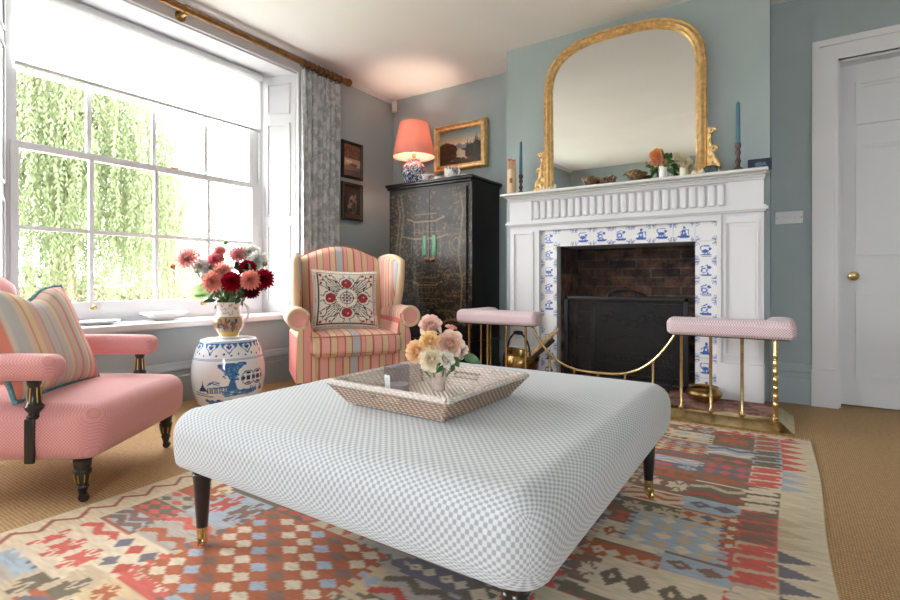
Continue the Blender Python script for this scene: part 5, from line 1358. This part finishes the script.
for lab,px,py,d,r,ci,co,dr_,spk in FL: dahlia(lab, at(px,py,d), JF, r*(1.42 if co[2] > 165 or lab.startswith('small') else 1.26), ci if ci[0] < 160 else BR(ci), co if co[0] < 170 else BR(co), Vector(dr_).normalized()*.5+Vector((.8,-.55,.25)), spk)
def bud(label, px, py, d, r, c1, dr_):
    l = at(px,py,d); t = thing('dahlia_bud', label, 'flower bud', l); b = MB(); b.lathe([(0,-r),(r*.7,-r*.75),(r,-.1*r),(r*.75,r*.6),(r*.2,r),(0,r*1.02)], n=12); b.T(0, aim(l,dr_)); b.build('bud_head', M('bud_'+str(c1[0])+str(c1[2]), c1, .6, var=.2, vs=60), t); stem_part(t, l, JF, .002)
bud('orange tinged bud sticking out at the far left of the jug bouquet',172.5,266.5,3.22,.016,(176,112,72),(-1,-.2,.3))
bud('pale green bud at the very top of the jug bouquet',225.4,242.5,3.36,.018,(142,176,120),(0,0,1))
bud('olive bud at the upper right edge of the jug bouquet',265,264,3.32,.016,(120,116,66),(1,-.1,.4))
bud('cream green bud below the white dahlias of the jug bouquet',195.6,271,3.24,.015,(196,196,150),(-.5,-.6,.1))
bud('dull green bud beside the low left salmon dahlia of the jug bouquet',203.5,277,3.2,.017,(140,144,100),(-.6,-.6,0))
bud('mauve grey bud at the upper left of the jug bouquet beside the spiky pink dahlia',199,255.5,3.33,.012,(112,112,134),(-.3,-.3,.8))
leaf_spray('dahlia_leaves', 'large lime green leaves at the lower left of the jug bouquet', [(at(212,291,3.2),(-.83,-.5,.16),.17,.10),(at(211,295,3.17),(-.85,-.5,-.02),.20,.085)], JF, LEAF_LIME, JF, roll=-.9)
lv = []
for k in range(90):
    px = rnd.uniform(211,256); py = rnd.uniform(262,302); lv.append((at(px,py,rnd.uniform(3.2,3.4)), (rnd.uniform(-.6,.9),rnd.uniform(-.8,.2),rnd.uniform(-.7,.6)), rnd.uniform(.05,.085), rnd.uniform(.026,.044)))
lv += [(at(259,287,3.22),(.8,.5,-.4),.075,.024),(at(256,284,3.22),(.6,.3,-.7),.06,.02)]
leaf_spray('dahlia_foliage', 'dark green leaves filling the middle of the jug bouquet', lv, JF, M('deep_green_leaf', (58,88,56), .55, var=.25, vs=40), JF)

# dishes on the sill
t = thing('sill_dish', 'wide oval white china bowl on the window sill', 'bowl', (-3.535, 1.80, .546))
b = MB(); b.lathe([(0,0),(.05,0),(.055,.006),(.10,.03),(.135,.05),(.132,.054),(.095,.036),(.05,.012),(0,.01)], n=48, sc=(.75,1.15)); b.build('dish', WHITE_CHINA, t, smooth=60)
t = thing('sill_plate', 'shallow white china plate on the window sill behind the pink armchair', 'plate', (-3.535, 1.40, .546))
b = MB(); b.lathe([(0,0),(.06,0),(.065,.004),(.10,.014),(.115,.022),(.112,.025),(.06,.01),(0,.008)], n=48, sc=(.9,1.1)); b.build('dish', WHITE_CHINA, t, smooth=60)

# ------------------------------------------------------------------ kilim rug
RX0, RX1, RY0, RY1 = -2.10, .115, -.25, 3.125
RES = .0065
cv = Cv(RX0, RY0, RX1, RY1, RES, (214,200,172))
cr, tn, ru, co_, br, lb, ol, sl_, gy, rd = (220,206,180),(198,180,150),(176,92,52),(206,92,82),(128,100,88),(164,182,196),(104,98,82),(104,106,120),(178,170,158),(190,70,56)
r2 = random.Random(11)
def teeth(x0, x1, y0, y1, col, w=.022):
    n = max(1, int((y1-y0)/.034))
    for k in range(n):
        y = y0+(k+.5)*(y1-y0)/n
        cv.rect(x0-w, y-.008, x0, y+.008, col); cv.rect(x1, y-.008, x1+w, y+.008, col)
def star(x, y, sx, sy, col):   # stepped butterfly motif
    for q in (-1, 1):
        cv.poly([(x+q*sx*.1,y-sy*.15),(x+q*sx*.55,y-sy*.8),(x+q*sx*.55,y-sy*.45),(x+q*sx,y-sy*.5),(x+q*sx*.75,y),(x+q*sx,y+sy*.5),(x+q*sx*.55,y+sy*.45),(x+q*sx*.55,y+sy*.8),(x+q*sx*.1,y+sy*.15)][::q], col)
        cv.poly([(x-sx*.3,y+q*sy*.95),(x+sx*.3,y+q*sy*.95),(x,y+q*sy*.2)], col)
    cv.rect(x-sx*.14, y-sy*.2, x+sx*.14, y+sy*.2, col)
def dia(x, y, sx, sy, col): cv.poly([(x-sx,y),(x,y+sy),(x+sx,y),(x,y-sy)], col)
def block(x0, y0, x1, y1, bg, pal, kind):
    cv.rect(x0, y0, x1, y1, bg); teeth(x0, x1, y0, y1, bg)
    w, h = x1-x0, y1-y0
    if kind == 'dia':
        nx = max(2, int(round(w/.07))); ny = max(2, int(round(h/.058)))
        for j in range(ny):
            for i in range(nx): dia(x0+(i+.5)*w/nx, y0+(j+.5)*h/ny, w/nx*.46, h/ny*.44, pal[(i+j) % len(pal)])
    elif kind == 'star':
        nx = max(1, int(round(w/.125)))
        for i in range(nx): star(x0+(i+.5)*w/nx, (y0+y1)/2, w/nx*.42, h*.36, pal[i % len(pal)])
    elif kind == 'bow':
        nx = max(1, int(round(w/.125)))
        for i in range(nx):
            x = x0+(i+.5)*w/nx; y = (y0+y1)/2; sx = w/nx*.44; sy = h*.26
            dia(x-sx*.5, y, sx*.52, sy, pal[i % len(pal)]); dia(x+sx*.5, y, sx*.52, sy, pal[i % len(pal)]); dia(x-sx*.5, y, sx*.14, sy*.3, bg)
    elif kind == 'zig':
        n = max(2, int(round(h/.07)))
        for k in range(n):
            y = y0+(k+.5)*h/n; m = max(3, int(w/.05)); col = pal[k % len(pal)]
            cv.line([(x0+i*w/m, y+(.016 if i % 2 else -.016)) for i in range(m+1)], .026, col)
    elif kind == 'tri':
        n = max(2, int(round(w/.075)))
        for i in range(n):
            x = x0+i*w/n; cv.poly([(x,y0+h*.12),(x+w/n,y0+h*.12),(x+w/n/2,y0+h*.62)], pal[i % len(pal)]); cv.poly([(x,y1-h*.08),(x+w/n,y1-h*.08),(x+w/n/2,y1-h*.42)], pal[(i+1) % len(pal)])
GR = [cr,cr,tn,gy,ru,br,lb,ol,sl_,(214,190,150),co_,br]
MO = [co_,ru,cr,ol,sl_,lb,br,rd,tn,cr]
xs = [RX0+.15, RX0+.36, RX0+.58, RX0+.78, RX0+1.0, RX0+1.2, RX0+1.41, RX0+1.6, RX0+1.8, RX1-.24]
for k in range(len(xs)-1):
    y = RY0+.05; last = None
    while y < RY1-.10:
        h = r2.choice([.08,.10,.12,.14,.17,.22]); y1 = min(RY1-.06, y+h)
        bg = r2.choice([g for g in GR if g != last]); last = bg
        pal = r2.sample([m for m in MO if sum(abs(p-q) for p, q in zip(m,bg)) > 90], 2)
        if r2.random() < .45: pal = pal[:1]
        x1 = xs[k+1]
        block(xs[k], y, x1, y1, bg, pal, r2.choice(['dia','star','bow','bow','zig','tri','dia','star'])); y = y1
        if r2.random() < .5 and y < RY1-.2:
            cv.rect(xs[k], y, x1, y+.014, r2.choice([cr,br,ru])); y += .014
block(-1.5,.70,-.98,1.14,ru,[cr,cr,lb,br],'dia'); block(-1.02,.42,-.72,.86,br,[cr,gy],'dia')
block(-2.0,.55,-1.66,.72,cr,[co_],'star'); block(-1.62,.2,-1.3,.52,ru,[rd,sl_,cr],'zig'); block(-1.78,1.16,-1.5,1.32,ol,[lb,co_],'star')
block(-.42,1.62,-.16,1.86,lb,[cr,tn],'dia'); block(-.44,1.30,-.14,1.5,cr,[ol],'bow'); block(-.62,1.06,-.30,1.26,cr,[co_],'bow'); block(-.15,1.72,.0-.125,1.98,ru,[cr],'dia')
# left border: zigzag line; right border: triangles and hooked s shapes
cv.rect(RX0, RY0, RX0+.15, RY1, (214,198,168)); n = int((RY1-RY0)/.055)
cv.line([(RX0+(.036 if i % 2 else .092), RY0+i*.055) for i in range(n)], .015, (150,84,62))
k = 0; y = RY0+.02
cv.rect(RX1-.24, RY0, RX1, RY1, (214,202,176))
gb = [(br,co_,tn),(cr,ol,cr),(co_,cr,lb),(ol,lb,co_),(ru,lb,co_),(ru,lb,ol),(cr,gy,ol),(co_,tn,sl_)]
while y < RY1-.08:
    for j in range(3):
        a, b_, c_ = gb[k % len(gb)]; yy = y+j*.085
        if yy > RY1-.1: break
        cv.rect(RX1-.24, yy, RX1-.13, yy+.085, b_); cv.line([(RX1-.235,yy+.012),(RX1-.15,yy+.03),(RX1-.22,yy+.05),(RX1-.14,yy+.07)], .03, a)
        cv.poly([(RX1-.128,yy+.004),(RX1-.128,yy+.081),(RX1-.035,yy+.042)], c_)
    y += .255; k += 1
cv.rect(RX0, RY1-.06, RX1, RY1, (214,196,176)); n = int((RX1-RX0)/.06)
for i in range(n): cv.poly([(RX0+i*.06,RY1-.055),(RX0+i*.06+.06,RY1-.055),(RX0+i*.06+.03,RY1-.012)], [co_,br,cr,ru][i % 4])
# worn weft streaks in the wool
st = nr.rand(cv.h, cv.w); k_ = 9
for _ in range(2): st = (np.roll(st,1,1)+st+np.roll(st,-1,1)+np.roll(st,2,1)+np.roll(st,-2,1))/5
st = (st-st.mean())/st.std(); cv.a *= (1+.07*st)[..., None]
mean = cv.a.mean(axis=(0,1)); cv.a = np.clip(cv.a*.86+mean*.14, 0, 1)
t = thing('kilim_rug', 'worn patterned kilim rug in rust, cream, coral and blue under the ottoman', 'rug', (0,0,0))
nu, nv = cv.w, cv.h
b = MB(); b.grid(lambda u, v: (RX0+u*(RX1-RX0)+.006*math.sin(v*17)*(2*u-1), RY0+v*(RY1-RY0), .0075), nu-1, nv-1, colf=lambda u, v: cv.a[min(nv-1,int(round(v*(nv-1)))), min(nu-1,int(round(u*(nu-1))))])
o = b.build('weave', VC('kilim_wool', .95, weave=260, bump=.35), t, smooth=0); o.data.uv_layers.remove(o.data.uv_layers[0])
b = MB()
e0 = [(RX0+.006*math.sin(v*17)*-1, RY0+v*(RY1-RY0)) for v in [i/60 for i in range(61)]]; e1 = [(RX1+.006*math.sin(v*17), RY0+v*(RY1-RY0)) for v in [i/60 for i in range(61)]]
SELV = M('rug_selvedge', (196,176,144), .95)
for e_ in (e0, e1):
    b = MB(); b.tube([(x,y,.0042) for x, y in e_], .0038, 6); b.build('selvedge', SELV, t)
b = MB(); x = RX0+.01
while x < RX1-.01:
    b.tube([(x,RY1-.002,.005),(x+rnd.uniform(-.006,.006),RY1+.02,.004),(x+rnd.uniform(-.01,.01),RY1+rnd.uniform(.035,.05),.002)], .0017, 4); x += rnd.uniform(.010,.018)
o = b.build('fringe', M('rug_fringe', (216,196,176), .95), t); o['kind'] = 'stuff'

# ------------------------------------------------------------------ outside: lawn, hedge, willows
LAWN = M('lawn_grass', (138,142,116), .9, var=.25, vs=3); 
b = MB(); b.box(-90, -4.3, -60, 70, -.9, -.62); o = b.build('floor_lawn', LAWN, smooth=0); struct(o, 'pale green lawn seen through the window', 'lawn')
b = MB(); b.box(-4.3, 40, -60, YN-.6, -.9, -.62); b.box(XR+.6, 40, YN-.6, 40, -.9, -.62); b.box(-4.3, XL-.5, YN-.6, 40, -.9, -.62); o = b.build('floor_light_bounce', M('bounce_ground', (240,236,232), .95, var=.04, vs=20), smooth=0); struct(o, 'bright ground added around the house to bounce daylight onto the ceiling', 'ground')  # unseen ground, made bright so daylight bounces up to the ceiling
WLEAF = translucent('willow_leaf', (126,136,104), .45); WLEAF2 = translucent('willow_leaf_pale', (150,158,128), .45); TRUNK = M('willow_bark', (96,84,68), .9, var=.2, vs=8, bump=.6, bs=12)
def willow(label, x, y, hgt, rad, nstr, mat, zb=-.62, seed=1, low=.6):
    R = random.Random(seed); t = thing('willow_tree', label, 'tree', (x, y, zb)); b = MB()
    b.tube([(0,0,0),(.1,.05,hgt*.25),(.0,.1,hgt*.5),(.15,0,hgt*.72)], [.34,.26,.2,.1], 12)
    tops = []
    for k in range(16):
        a = R.random()*6.28; q = R.random()*.8+.2; e = (rad*.8*q*math.cos(a), rad*.8*q*math.sin(a), hgt*(.98-.35*q*q)); tops.append(e)
        b.tube([(0,.08,hgt*R.uniform(.3,.5)), (e[0]*.5, e[1]*.5, hgt*.72), e], [.1,.06,.02], 7)
    b.build('trunk', TRUNK, t)
    m = MB(); vs = []; fs = []
    for k in range(nstr):
        a = R.random()*6.28; q = math.sqrt(R.random()); x0, y0 = rad*q*math.cos(a), rad*q*math.sin(a); z0_ = hgt*(1-.42*q*q)+R.uniform(-.5,.2); L = R.uniform(.5,1)*(z0_-low)*.95
        n = int(L/.11); ph = R.random()*6
        for i in range(n):
            s_ = i*.11; px, py, pz = x0+.06*math.sin(ph+s_*2), y0+.06*math.cos(ph+s_*1.7), z0_-s_
            for e in range(2):
                th = R.random()*6.28; l = R.uniform(.12,.2); w = .024; dx, dy = math.cos(th)*.5, math.sin(th)*.5; dz = -.8
                i0 = len(vs); vs += [(px,py,pz),(px+dx*l*.5-dy*w*2,py+dy*l*.5+dx*w*2,pz+dz*l*.5),(px+dx*l,py+dy*l,pz+dz*l),(px+dx*l*.5+dy*w*2,py+dy*l*.5-dx*w*2,pz+dz*l*.5)]; fs.append((i0,i0+1,i0+2,i0+3))
    m.add(vs, fs); m.build('foliage', mat, t, smooth=0)
willow('large weeping willow with pale green hanging strands left in the window', -15.0, 5.1, 8.4, 2.7, 820, WLEAF, seed=3, low=.3)
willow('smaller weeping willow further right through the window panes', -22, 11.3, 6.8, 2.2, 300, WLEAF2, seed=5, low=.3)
b = MB(); R = random.Random(9); vs = []; fs = []
for k in range(9000):
    y = R.uniform(-8,44); h_ = 1.5+.5*math.sin(y*.7)+.4*math.sin(y*1.9); z = R.random()**.7*h_; x = -36+R.uniform(-.8,.8)*(1-z/3); l = R.uniform(.15,.3)
    a = Vector((R.uniform(-1,1),R.uniform(-1,1),R.uniform(-1,1))).normalized()*l; c_ = a.cross(Vector((0,0,1)))*.7; p = Vector((x,y,z)); i0 = len(vs)
    vs += [tuple(p-a),tuple(p+c_),tuple(p+a),tuple(p-c_)]; fs.append((i0,i0+1,i0+2,i0+3))
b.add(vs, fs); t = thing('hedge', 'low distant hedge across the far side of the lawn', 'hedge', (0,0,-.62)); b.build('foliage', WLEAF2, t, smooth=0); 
b = MB(); b.box(-36.3,-35.7,-8,44,0,1.0); b.build('stems', TRUNK, t, smooth=0)

# ------------------------------------------------------------------ light and camera
W = bpy.data.worlds.new('daylight'); S.world = W; W.use_nodes = True
bg = W.node_tree.nodes['Background']; bg.inputs[0].default_value = (.97,.98,1.0,1); bg.inputs[1].default_value = 7.5
def portal(loc, rot, sx, sy):
    l = bpy.data.lights.new('window_portal', 'AREA'); l.shape = 'RECTANGLE'; l.size = sx; l.size_y = sy; l.cycles.is_portal = True
    o = bpy.data.objects.new('window_portal', l); COL.objects.link(o); o.location = loc; o.rotation_euler = rot
portal((-3.87, 1.85, 1.54), (0,-PI/2,0), 2.05, 1.75)
for (a, c_) in NW: portal(((a+c_)/2, YN-.16, (z0+z1)/2 if False else 1.375), (PI/2,0,0), c_-a, 1.75)
portal((XL-.44, -.6, 1.43), (0,-PI/2,0), 1.85, 1.5)
cam = bpy.data.cameras.new('camera'); cam.sensor_width = 36; cam.lens = FPX*36/900; cam.shift_y = -20/900; cam.clip_start = .02; cam.clip_end = 300
co2 = bpy.data.objects.new('camera', cam); COL.objects.link(co2); co2.location = (0,0,CH); co2.rotation_euler = (PI/2, 0, YAW); S.camera = co2
S.view_settings.view_transform = 'Standard'; S.view_settings.look = 'None'; S.view_settings.gamma = 1; S.view_settings.exposure = 1.26; S.view_settings.use_curve_mapping = False
# repeats share a group
GROUPS = {'dahlia': 'dahlias in the jug on the garden stool', 'dahlia_bud': 'flower buds in the jug on the garden stool', 'bird_ornament': 'bronze birds on the mantelshelf',
          'candlestick': 'turned candlesticks on the mantelshelf', 'taper_candle': 'dusty blue candles on the mantelshelf', 'kindling_stick': 'kindling sticks in the brass scuttle',
          'framed_picture': 'dark framed pictures on the left wall', 'china_jug': 'jugs on the lacquer cabinet', 'china_figure': 'white china figures by the mirror foot',
          'willow_tree': 'willows outside the window', 'bud_vase': 'small vases on the mantelshelf'}
for o in bpy.data.objects:
    if o.parent is None and 'label' in o:
        k = o.name.split('.')[0]
        if k in GROUPS: o['group'] = GROUPS[k]
        elif k == 'rose': o['group'] = 'roses in the tray vase' if 'tray' in o['label'] else 'roses on the mantelshelf'
